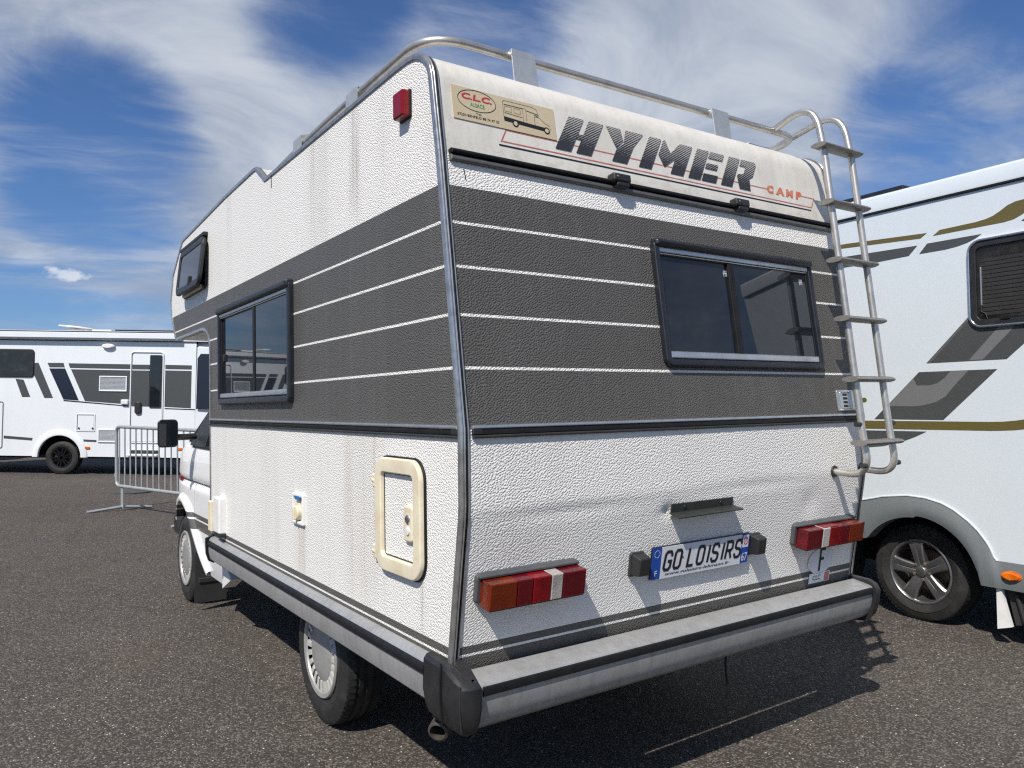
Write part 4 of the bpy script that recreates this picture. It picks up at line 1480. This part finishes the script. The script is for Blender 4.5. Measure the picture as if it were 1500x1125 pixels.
# skirt in painted grey with the arch cut-outs
def arch_lo(t):
    base = .327 if t < -.25 else .40
    best = base
    for tc_, zc_, r_ in ((.13, .300, .385), (.90, .300, .385)):
        d = abs(t - tc_)
        if d < r_:
            best = max(best, zc_ + math.sqrt(r_ * r_ - d * d) * (.97 if t > tc_ else 1.0))
    if .44 < t < .60:
        best = max(best, .50)
    return best
mb = MB()
tk = [T0 + (T1 - T0) * i / 420 for i in range(421)]
def skx(t, f):
    return -.006 - .022 * math.sin(min(max(f, 0), 1) * math.pi * .75) * (1 if -.36 < t < 1.45 else .5)
mb.grid(lambda a, b: (lambda t: Vector((skx(t, 1 - b), t, arch_lo(t) + (skirt_top(t) + .003 - arch_lo(t)) * b)))(tk[round(a * 420)]), 420, 8)
mb.grid(lambda a, b: (lambda t: Vector((skx(t, 1) + .10 * b, t, arch_lo(t))))(tk[round(a * 420)]), 420, 1)
mb.build('skirt', M_RVG, rv, 40)
mb = MB()
mb.tube([Vector((-.008, t, skirt_top(t) + .002)) for t in tt if -.36 < t < 1.45], .006, 6)
mb.build('arch_bead', M_RVW, rv)
mb = MB()
mb.box((.09, T0 + .02, .33), (.12, -.25, .5))
mb.box((.5, -.3, .25), (.53, 1.5, .95))
mb.box((.02, -.3, .86), (.5, 1.45, .88))
mb.box((.10, 1.3, .40), (.12, T1, .55))
mb.box((.55, T0, .42), (SPN - .05, T1, .46))
mb.build('underbody', M_UNDER, rv, 0)
# roof hardware
mb = MB()
mb.bbox((.06, .19, 2.768), (.75, 1.30, 2.800), .006)
mb.build('solar_panel', M_NAVY, rv)
# graphics, thin film on the side
def film(name, pts, m, n0=.0016, th=.0006):
    mb = MB()
    mb.prism(FV, [(-t, z) for t, z in pts][::-1], n0 - th, n0)
    return mb.build(name, m, rv, 0)
film('graphic_stripe', [(.007, 2.443), (.56, 2.478), (1.6, 2.49), (1.6, 2.462), (.60, 2.452), (.050, 2.417)][::-1], M_OLIVE)
film('graphic_stripe', [(-.030, 2.418), (-.072, 2.446), (-.18, 2.448), (-.28, 2.450), (-.34, 2.456), (-.38, 2.466), (-.42, 2.486), (-.46, 2.510), (-.50, 2.522), (-.56, 2.526), (-.90, 2.53), (-1.4, 2.54), (-1.4, 2.46), (-.90, 2.46), (-.57, 2.462), (-.53, 2.440), (-.49, 2.424), (-.44, 2.418), (-.30, 2.418)][::-1], M_OLIVE)
film('graphic_stripe', [(.070, 2.376), (.60, 2.392), (1.2, 2.36), (.8, 2.325), (.40, 2.315), (.128, 2.321)], M_PGREYD)
film('graphic_stripe', [(.060, 2.321), (.008, 2.377), (-.315, 2.374), (-.28, 2.354), (-.23, 2.337), (-.17, 2.326), (-.10, 2.320)][::-1], M_PGREYD)
film('graphic_stripe', [(-.53, 2.408), (-.57, 2.430), (-1.3, 2.43), (-1.3, 2.36), (-.60, 2.38)][::-1], M_PGREYD)
film('graphic_bar', [(.034, 1.636), (-.30, 1.96), (-.80, 1.96), (-.430, 1.636)][::-1], M_PGREYD)
film('graphic_bar_light', [(-.222, 1.640), (-.50, 1.94), (-.60, 1.94), (-.300, 1.640)][::-1], M_PGREYL, .0022)
film('graphic_bar_light', [(.032, 1.638), (-.25, 1.92), (-.27, 1.92), (.004, 1.638)][::-1], M_PGREY, .0022)
film('graphic_bar', [(.392, 1.288), (.083, 1.583), (-.378, 1.581), (-.060, 1.286)][::-1], M_PGREYD)
film('graphic_bar_light', [(.30, 1.372), (.12, 1.545), (.10, 1.500), (.02, 1.498), (-.03, 1.510), (-.075, 1.540), (-.11, 1.579), (-.215, 1.579), (-.14, 1.50), (-.08, 1.43), (-.02, 1.395), (.06, 1.375), (.12, 1.370)][::-1], M_PGREYL, .0022)
film('graphic_band', [(1.6, 1.276), (-.33, 1.277), (-.40, 1.279), (-.47, 1.286), (-.52, 1.294), (-1.3, 1.34), (-1.3, 1.29), (-.52, 1.240), (-.46, 1.232), (-.39, 1.228), (-.33, 1.226), (1.6, 1.222)][::-1], M_OLIVE)
film('graphic_leaf', [(1.0, 1.212), (.045, 1.213), (.12, 1.178), (.22, 1.140), (.34, 1.112), (.45, 1.10), (1.0, 1.08)][::-1], M_PGREYD)
film('graphic_dot', [(.463 + .02 * math.cos(R(a)), 1.414 + .016 * math.sin(R(a))) for a in range(360, 0, -20)], M_OLIVE)
# window with frame and blind
mb = MB()
mb.frame(FV, .232, .95, 1.823, 2.345, .08, .016, 0, .020, .006, 8)
wr = mb.build('window', M_CHROME, rv)
mb = MB()
mb.frame(FV, .247, .935, 1.838, 2.330, .068, .034, -.02, .012, .004, 8)
mb.build('window_gasket', M_PLAST, wr)
mb = MB()
mb.slab(FV, .252, .930, 1.842, 2.326, .06, .0005, .0022, .0006)
mb.build('pane', M_GLASSB, wr)
for i in range(14):
    z = 1.895 + i * .024
    mb = MB()
    mb.slab(FV, .298, .90, z, z + .019, .002, .0024, .0042, .0008)
    mb.build('blind_slat', MATS.get('blind') or simple('blind', (0.030, 0.028, 0.027), 0.35, 0, .4, 12, dirt=(.045, .042, .04)), wr, 0)
mb = MB()
mb.slab(FV, .302, .310, 1.955, 2.18, .003, .004, .010, .002)
mb.build('window_stay', M_ALU, wr)
mb = MB()
mb.tube([FV(.306, 1.955, .008), FV(.305, 1.92, .01), FV(.330, 1.905, .01), FV(.34, 1.87, .01)], .004, 6)
mb.slab(FV, .40, .95, 1.866, 1.880, .003, .004, .012, .003)
mb.slab(FV, .41, .46, 1.862, 1.888, .004, .004, .018, .004)
mb.build('window_bar', M_RUB, wr)
# marker and mud flap
mb = MB()
mb.rings([[FV(.428 + .047 * math.cos(R(a)) * s, .408 + .024 * math.sin(R(a)) * s, n_) for a in range(0, 360, 15)] for n_, s in ((.0, 1.15), (.024, 1.15), (.024, 1.0), (.034, .95), (.040, .7))])
mb.build('indicator', M_LORG, rv)
mb = MB()
mb.prism(Fr((.03, 0, 0), (0, -1, 0), (0, 0, 1), (-1, 0, 0)), [(.335, .09), (.410, .115), (.375, .25), (.36, .33), (.335, .33)], 0, .03)
mb.build('splash_plate', M_WPLAST, rv, 0)
mb = MB()
mb.prism(Fr((.06, 0, 0), (0, -1, 0), (0, 0, 1), (-1, 0, 0)), [(.415, .12), (.62, .17), (.62, .34), (.37, .34)], 0, .02)
mb.tube([Vector((.03, -.47, .15)), Vector((.03, -.43, .30))], .012, 6)
mb.build('step_bracket', M_UNDER, rv, 0)
# alloy wheels
def wheel_alloy(c, side, parent, m, R_=.310, rim=.203, w_=.215, nsp=5):
    ax = (side, 0, 0)
    w = empty_part('wheel', parent)
    c = Vector(c)
    tyre(c, ax, R_, w_, rim, w)
    mb = MB()
    f = w_ * .44
    mb.lathe(c, ax, [(rim - .002, f - .012), (rim + .003, f), (rim - .006, f + .004), (rim - .016, f - .002), (rim - .022, f - .03), (rim - .03, -.05)], 56)
    mb.build('rim', m, w, 50)
    mb = MB()
    mb.lathe(c, ax, [(0, -.01), (.13, -.01), (.135, -.03), (.135, -.05), (rim - .02, -.06)], 40)
    mb.build('brake_disc', M_BRAKE, w)
    for i in range(nsp):
        a = 2 * math.pi * i / nsp + .16
        d = Vector((0, math.sin(a), math.cos(a)))
        t = Vector((0, math.cos(a), -math.sin(a)))
        fr = Fr(c, t, d, ax)
        mb = MB()
        rg = []
        for v_, hw, nf, nb in ((.030, .034, f - .022, f - .07), (.07, .036, f - .012, f - .06), (.12, .040, f - .004, f - .045), (.165, .046, f - .002, f - .04), (rim - .012, .054, f - .006, f - .04)):
            rg.append([fr(-hw, v_, nf - .008), fr(-hw * .8, v_, nf), fr(-hw * .16, v_, nf), fr(0, v_, nf - (.007 if .06 < v_ < .15 else .001)), fr(hw * .16, v_, nf), fr(hw * .8, v_, nf), fr(hw, v_, nf - .008), fr(hw * .9, v_, nb), fr(-hw * .9, v_, nb)])
        mb.rings(rg)
        mb.build('spoke', m, w, 40)
        b2 = a + math.pi / nsp
        d2 = Vector((0, math.sin(b2), math.cos(b2)))
        mb = MB()
        mb.lathe(c + d2 * .052 + Vector(ax) * (f - .024), ax, [(0, .012), (.008, .012), (.011, .008), (.011, -.01)], 8)
        mb.build('wheel_nut', M_BRAKE if m is M_ALLOY else m, w)
    mb = MB()
    mb.lathe(c, ax, [(0, f - .006), (.028, f - .006), (.033, f - .010), (.036, f - .02), (.066, f - .028), (.070, f - .06)], 28)
    mb.build('hub', m, w, 40)
    return w
wheel_alloy((.205, .180, .312), -1, rv, M_ALLOY)
wheel_alloy((.205, .985, .312), -1, rv, M_ALLOY)
wheel_alloy((.205, 4.2, .312), -1, rv, M_ALLOY)
wheel_alloy((SPN - .12, .115, .312), 1, rv, M_ALLOY)

# ------------------------------------------------------------------ far white motorhome on the left
U0, D0 = -8.93, 15.3
lp_ = CAM + RGT * U0 + FWD * D0
lroot = empty('motorhome', (lp_.x, lp_.y, .17), 'white motorhome with grey side bands and door, in the left background behind the barrier', 'motorhome')
tilt = math.atan(.028)
zx = Matrix(((RGT.x, FWD.x, 0), (RGT.y, FWD.y, 0), (0, 0, 1)))
lroot.rotation_euler = (zx.to_4x4() @ Matrix.Rotation(tilt, 4, 'Y')).to_euler()
FB = Fr((0, 0, 0), (1, 0, 0), (0, 0, 1), (0, -1, 0))
def ux(u):
    return u - U0
def uz(u, z):
    return z - .17 + .028 * (u - U0)
def P2(u, z):
    return (ux(u), uz(u, z))
LX0, LX1 = ux(-12.2), ux(-6.30)
SILL = .36
# side wall with the wheel opening
mb = MB()
WC, WZ, WR = ux(-8.945), .345, .44
tx = [LX0 + (LX1 - LX0) * i / 160 for i in range(161)]
def lo_(x):
    d = abs(x - WC)
    return max(SILL, WZ + math.sqrt(WR * WR - d * d)) if d < WR else SILL
mb.grid(lambda a, b: (lambda x: Vector((x, 0, lo_(x) + (2.66 - lo_(x)) * b)))(tx[round(a * 160)]), 160, 4)
mb.build('side_wall', M_RVW2, lroot, 30)
mb = MB()
mb.box((LX0, .02, SILL), (LX0 + .03, 2.2, 2.66))
mb.box((LX0, 2.17, SILL), (LX1, 2.2, 2.66))
mb.build('rear_wall', M_RVW2, lroot, 0)
mb = MB()
mb.box((LX0, -.02, 2.66), (LX1 + .25, 2.22, 2.80))
mb.build('roof', M_RVW2, lroot, 0)
mb = MB()
asec = [(-.02, 2.655), (-.10, 2.67), (-.125, 2.70), (-.125, 2.80), (-.10, 2.835), (-.02, 2.845), (.03, 2.84)]
mb.rings([[Vector((x, y, z)) for y, z in asec] for x in (LX0 + .4, ux(-6.60))])
mb.build('awning', M_RVW2, lroot, 30)
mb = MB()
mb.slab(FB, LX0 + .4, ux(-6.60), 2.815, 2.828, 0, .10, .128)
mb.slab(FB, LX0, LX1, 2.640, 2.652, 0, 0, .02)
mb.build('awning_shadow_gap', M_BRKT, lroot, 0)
mb = MB()
mb.box((LX0, .1, SILL - .04), (LX1, 2.15, SILL + .02))
mb.box((WC - .55, .45, .3), (WC + .55, .5, .95))
mb.build('underbody', M_UNDER, lroot, 0)
mb = MB()
mb.rings([[FB(WC - math.cos(R(a)) * r_, WZ + math.sin(R(a)) * r_, n_) for r_, n_ in ((.425, -.02), (.425, .030), (.44, .040), (.53, .030), (.55, .0))] for a in range(0, 181, 6)], False, False, close=False)
mb.build('wheel_arch', M_RVW2, lroot, 50)
wr_ = empty_part('wheel_pair', lroot)
def wheel_far(x):
    w = empty_part('wheel', lroot)
    c = Vector((x, .16, .330))
    tyre(c, (0, -1, 0), .328, .225, .205, w, False)
    mb = MB()
    mb.lathe(c, (0, -1, 0), [(.207, .09), (.200, .105), (.185, .10), (.175, .04), (.06, .03), (0, .03)], 40)
    mb.build('rim', M_ALLOYB, w)
    for i in range(6):
        a = 2 * math.pi * i / 6 + .3
        d = Vector((math.sin(a), 0, math.cos(a)))
        t = Vector((math.cos(a), 0, -math.sin(a)))
        fr = Fr(c, t, d, (0, -1, 0))
        for q in (-1, 1):
            mb = MB()
            mb.prism(fr, [(-.012 + q * .012, .03), (.012 + q * .012, .03), (.014 + q * .035, .19), (-.012 + q * .035, .19)], .03, .10)
            mb.build('spoke', M_ALLOYB, w, 0)
bpy.data.objects.remove(wr_)
wheel_far(WC)
wheel_far(ux(-5.0))
# cab front
mb = MB()
cab_sec = [(LX1 - .02, 1, 2.66), (LX1 + .25, .98, 2.66), (LX1 + .8, .93, 2.45), (LX1 + 1.5, .88, 1.55), (LX1 + 2.2, .80, 1.15), (LX1 + 2.4, .74, .8), (LX1 + 2.4, .74, .40)]
mb.rings([[Vector((x, 1.1 - 1.08 * s, .38)), Vector((x, 1.1 - 1.10 * s, .9)), Vector((x, 1.1 - 1.08 * s, max(.95, z - .12))), Vector((x, 1.1 - .95 * s, max(1.0, z))), Vector((x, 1.1 + .95 * s, max(1.0, z))), Vector((x, 1.1 + 1.1 * s, .9)), Vector((x, 1.1 + 1.08 * s, .38))] for x, s, z in cab_sec])
mb.build('cab', M_RVW2, lroot, 30)
FBC = Fr((0, .028, 0), (1, 0, 0), (0, 0, 1), (0, -1, 0))
def film2(name, pts, m, n0=.004, fr=None):
    mb = MB()
    mb.prism(fr or FB, [P2(u, z) for u, z in pts], n0 - .002, n0)
    return mb.build(name, m, lroot, 0)
film2('cab_side_window', [(-6.27, 1.42), (-5.6, 1.42), (-5.6, 2.49), (-6.20, 2.51), (-6.26, 2.42)], M_NAVYP, .03)
film2('graphic_bar', [(-9.28, 1.685), (-9.11, 1.682), (-9.415, 2.381), (-9.50, 2.381), (-9.545, 2.25)], M_PGREYD)
film2('graphic_bar', [(-9.72, 1.71), (-9.56, 1.71), (-9.70, 2.05), (-9.83, 2.07), (-9.86, 2.07)], M_PGREYD)
film2('graphic_bar_navy', [(-8.905, 1.651), (-8.600, 1.626), (-8.886, 2.262), (-9.20, 2.268)], M_NAVYP)
film2('graphic_bar_navy', [(-9.195, 2.290), (-8.895, 2.285), (-8.922, 2.373), (-9.24, 2.378)], M_PGREYD)
film2('graphic_band', [(-8.478, 1.612), (-7.60, 1.535), (-7.60, 2.205), (-8.770, 2.245)], M_PGREYD)
film2('graphic_band', [(-8.790, 2.272), (-7.60, 2.232), (-7.60, 2.325), (-8.824, 2.364)], M_PGREYD)
film2('graphic_band', [(-6.905, 1.475), (-6.385, 1.44), (-6.385, 2.175), (-6.905, 2.195)], M_PGREYD)
film2('graphic_band', [(-6.905, 2.222), (-6.385, 2.205), (-6.385, 2.285), (-6.905, 2.305)], M_PGREYD)
film2('graphic_line', [(-8.90, 1.618), (-7.62, 1.492), (-7.62, 1.510), (-8.90, 1.642)], M_PRINTBLK)
film2('graphic_line', [(-6.90, 1.43), (-6.30, 1.40), (-6.30, 1.42), (-6.90, 1.45)], M_PRINTBLK)
film2('lower_line', [(-10.06, .90), (-9.50, .85), (-9.49, .90), (-10.06, .955)], M_PGREYD)
film2('lower_line', [(-8.48, .815), (-8.23, .80), (-8.23, .84), (-8.49, .855)], M_PGREYD)
# windows, door, vents, hatch
mb = MB()
mb.slab(FB, ux(-11.2), ux(-9.497), 1.91, 2.466, .07, 0, .028, .012)
lw = mb.build('window', M_PLAST, lroot)
mb = MB()
mb.slab(FB, ux(-11.15), ux(-9.54), 1.955, 2.42, .05, .0265, .0295, .001)
mb.build('pane', M_GLASSB, lw)
mb = MB()
dz0, dz1 = .64, 2.448
mb.frame(FB, ux(-7.590), ux(-6.930), dz0, dz1, .07, .022, 0, .020, .006)
dr = mb.build('entry_door', M_RVW2, lroot)
mb = MB()
mb.frame(FB, ux(-7.566), ux(-6.954), dz0 + .024, dz1 - .024, .05, .007, 0, .004, .001)
mb.build('door_gap', M_PGREYL, dr)
mb = MB()
mb.slab(FB, ux(-7.556), ux(-7.215), uz(-7.4, 1.50), uz(-7.4, 2.20), 0, .002, .012)
mb.slab(FB, ux(-7.556), ux(-7.215), uz(-7.4, 2.232), uz(-7.4, 2.315), 0, .002, .012)
mb.build('door_graphic', M_PGREYD, dr, 0)
mb = MB()
mb.slab(FB, ux(-7.205), ux(-6.972), uz(-7.1, 1.46), uz(-7.1, 2.50), .02, .004, .022, .005)
dw = mb.build('door_window', M_PLAST, dr)
mb = MB()
mb.slab(FB, ux(-7.185), ux(-6.992), uz(-7.1, 1.48), uz(-7.1, 2.48), .015, .020, .024, .001)
mb.build('pane', M_GLASS, dw)
mb = MB()
mb.slab(FB, ux(-7.485), ux(-7.352), uz(-7.4, 1.34), uz(-7.4, 1.585), .05, .004, .045, .02)
mb.build('door_handle', M_PLAST, dr)
mb = MB()
mb.slab(FB, ux(-7.75), ux(-7.60), uz(-7.67, 1.53), uz(-7.67, 1.63), .02, .0, .06, .02)
mb.build('door_catch', M_RVW2, lroot)
for (ua, ub, za, zb2) in ((-8.20, -7.65, 1.795, 2.10), (-8.20, -7.83, .789, 1.05)):
    zm = .028 * (ua + .2 - U0) - .17
    mb = MB()
    mb.frame(FB, ux(ua), ux(ub), za + zm, zb2 + zm, .01, .025, 0, .022, .006)
    gv = mb.build('fridge_vent', M_RVW2, lroot)
    mb = MB()
    mb.slab(FB, ux(ua) + .02, ux(ub) - .02, za + zm + .02, zb2 + zm - .02, 0, 0, .003)
    mb.build('vent_back', M_PGREYL, gv, 0)
    ns = 10 if zb2 > 2 else 9
    for i in range(ns):
        z = za + zm + .030 + i * (zb2 - za - .055) / ns
        mb = MB()
        fr = Fr((0, 0, z), (1, 0, 0), (0, -.5, .85), (0, -.85, -.5))
        mb.slab(fr, ux(ua) + .024, ux(ub) - .024, 0, .019, 0, .004, .009)
        mb.build('louvre', M_RVW2, gv, 0)
mb = MB()
zm = .028 * (-8.45 - U0) - .17
mb.frame(FB, ux(-8.64), ux(-8.261), 1.011 + zm, 1.362 + zm, .02, .022, 0, .012, .004)
hh = mb.build('locker_hatch', M_RVW2, lroot)
mb = MB()
mb.frame(FB, ux(-8.617), ux(-8.284), 1.034 + zm, 1.339 + zm, .012, .006, 0, .005, .001)
mb.build('hatch_gap', M_PGREYL, hh)
for u_ in (-8.58, -8.31):
    mb = MB()
    mb.lathe(FB(ux(u_), 1.075 + zm, .004), (0, -1, 0), [(0, .012), (.016, .010), (.018, 0)], 10)
    mb.build('hatch_lock', M_PLAST, hh)
mb = MB()
mb.frame(FB, ux(-11.0), ux(-10.08), uz(-10.1, .70), uz(-10.1, 1.63), .05, .02, 0, .008, .003)
mb.build('garage_door', M_PGREYL, lroot)
mb = MB()
mb.rings([[FB(ux(-8.03) + .128 * s * math.cos(R(a)), uz(-8.03, 2.69) + .050 * s * math.sin(R(a)), n_) for a in range(0, 360, 20)] for n_, s in ((0, 1), (.05, .95), (.07, .7))])
mb.build('awning_lamp', M_WPLAST, lroot)
for u_, z_ in ((-8.40, .69), (-6.58, .64)):
    mb = MB()
    mb.slab(FB, ux(u_) - .05, ux(u_) + .05, uz(u_, z_) - .024, uz(u_, z_) + .024, .02, 0, .022, .008)
    mb.build('side_marker', M_LORG, lroot)
mb = MB()
mb.slab(FB, ux(-7.60), ux(-6.98), .385, .425, .01, -.1, .12, .01)
es = mb.build('entry_step', M_WPLAST, lroot)
mb = MB()
mb.slab(FB, ux(-7.57), ux(-7.0), .43, .50, 0, -.06, .003)
mb.build('step_recess', M_UNDER, es, 0)
# roof dish and solar panels
mb = MB()
c = Vector((ux(-8.98), .6, 2.97))
mb.lathe(c, (.1, 0, 1), [(0, .02), (.2, .012), (.36, -.005), (.37, -.02), (.2, -.03), (0, -.03)], 28)
mb.bbox((c.x - .15, .45, 2.79), (c.x + .25, .75, 2.93), .02)
mb.build('satellite_dish', M_WPLAST, lroot)
mb = MB()
mb.bbox((ux(-8.0), .15, 2.862), (ux(-6.4), 1.2, 2.890), .005)
mb.build('solar_panel', M_NAVY, lroot)
mb = MB()
mb.bbox((ux(-8.55), .3, 2.80), (ux(-8.15), .7, 2.90), .02)
mb.build('roof_vent', M_WPLAST, lroot)

# ------------------------------------------------------------------ crowd barrier
pa = CAM + RGT * -5.40 + FWD * 10.57
pb = CAM + RGT * -4.22 + FWD * 9.77
bd = (Vector((pb.x, pb.y, 0)) - Vector((pa.x, pa.y, 0))).normalized()
bz = ground_z(pa.x, pa.y)
bar = empty('crowd_barrier', (pa.x, pa.y, bz), 'galvanised steel crowd barrier standing on the asphalt beside the cab', 'barrier')
FBAR = Fr((0, 0, 0), bd, Vector((0, 0, 1)) , Vector((bd.y, -bd.x, 0)))
SL = -.022
LB = 2.3
def bp3(u, v, n=0):
    return FBAR(u, v + SL * u, n)
mb = MB()
loop = bez([bp3(.3, .325), bp3(0.005, .325), bp3(.0, 1.125), bp3(LB, 1.125), bp3(LB, .325), bp3(.3, .325)], 6, [.08, .09, .09, .08])
mb.tube(loop[:-1], .022, 10, True)
mb.build('frame', M_BARR, bar)
nb = 17
for i in range(nb):
    u = .075 + i * (LB - .15) / (nb - 1)
    mb = MB()
    mb.tube([bp3(u, .33), bp3(u, 1.12)], .0098, 8)
    mb.build('bar', M_BARR, bar)
for u in (.14, LB - .25):
    mb = MB()
    mb.slab(Fr(bp3(u, 0), bd, (0, 0, 1), FBAR.N), -.03, .03, .02, .32, .002, -.004, .004, .001)
    mb.build('foot_post', M_BARR, bar)
    mb = MB()
    e1, e2 = bp3(u, .0) + FBAR.N * .42 + bd * -.10, bp3(u, .0) - FBAR.N * .36 + bd * .10
    mb.tube([e1 + Vector((0, 0, .016)), bp3(u, .05), e2 + Vector((0, 0, .016))], .019, 8)
    mb.build('foot', M_BARR, bar)
mb = MB()
mb.tube([bp3(-.012, .50), bp3(-.045, .48), bp3(-.04, .44), bp3(-.01, .45)], .009, 6)
mb.build('hook', M_BARR, bar)
# dark drain cover in the asphalt
dp = CAM + RGT * -6.2 + FWD * 12.6
mb = MB()
zz = ground_z(dp.x, dp.y)
mb.rings([[Vector((.34 * s * math.cos(R(a)), .34 * s * math.sin(R(a)), h)) for a in range(0, 360, 15)] for h, s in ((-.01, 1), (.008, 1), (.012, .96))])
dc = mb.build('drain_cover', M_BRKT, None)
dc.location = (dp.x, dp.y, zz)
dc['label'] = 'round dark drain cover set in the asphalt beyond the barrier'
dc['category'] = 'drain cover'

# ------------------------------------------------------------------ what the side window mirrors: vehicles further left
def copy_tree(o, parent=None):
    c = o.copy()
    COL.objects.link(c)
    if parent is not None:
        c.parent = parent
    for ch in list(o.children):
        copy_tree(ch, c)
    return c
m3 = copy_tree(lroot)
m3.location = (-6.0, 21.5, 0.25)
m3.rotation_euler = (0, 0, R(-20))
m3['label'] = 'white motorhome mirrored in the left pane of the side window'
vn = empty('parked_van', (-5.2, 13.2, .10), 'dark van mirrored in the right pane of the side window', 'van', (0, 0, R(10)))
M_VAN = paint('dark_van_paint', (0.012, 0.013, 0.015), 0.25)
vp = [(-2.3, .35), (2.35, .35), (2.4, .85), (2.2, 1.0), (1.45, 1.12), (.75, 1.80), (.5, 1.92), (-2.1, 1.95), (-2.28, 1.8), (-2.35, 1.0)]
mb = MB()
mb.rings([[Vector((x, cy_ + (y - cy_) * s, .35 + (z - .35) * (s if z > 1.2 else 1))) for y, z in vp] for cy_ in (0.0,) for x, s in ((-.93, .97), (-.90, 1), (.90, 1), (.93, .97))])
mb.build('body', M_VAN, vn, 25)
for x, sg in ((-.932, -1), (.932, 1)):
    for y0, y1 in ((-2.0, -.9), (-.8, .1), (.2, .85)):
        mb = MB()
        mb.slab(Fr((x, 0, 0), (0, -sg * -1, 0), (0, 0, 1), (sg, 0, 0)), min(y0, y1), max(y0, y1), 1.15, 1.70, .05, 0, .006, .002)
        mb.build('side_glass', M_GLASS, vn)
for x, sg in ((-.82, -1), (.82, 1)):
    for y in (-1.5, 1.5):
        w_ = empty_part('wheel', vn)
        tyre((x, y, .33), (sg, 0, 0), .33, .2, .2, w_, False)
        mb = MB()
        mb.lathe((x, y, .33), (sg, 0, 0), [(.2, .09), (.19, .1), (.1, .08), (0, .085)], 24)
        mb.build('rim', M_ALLOY, w_)
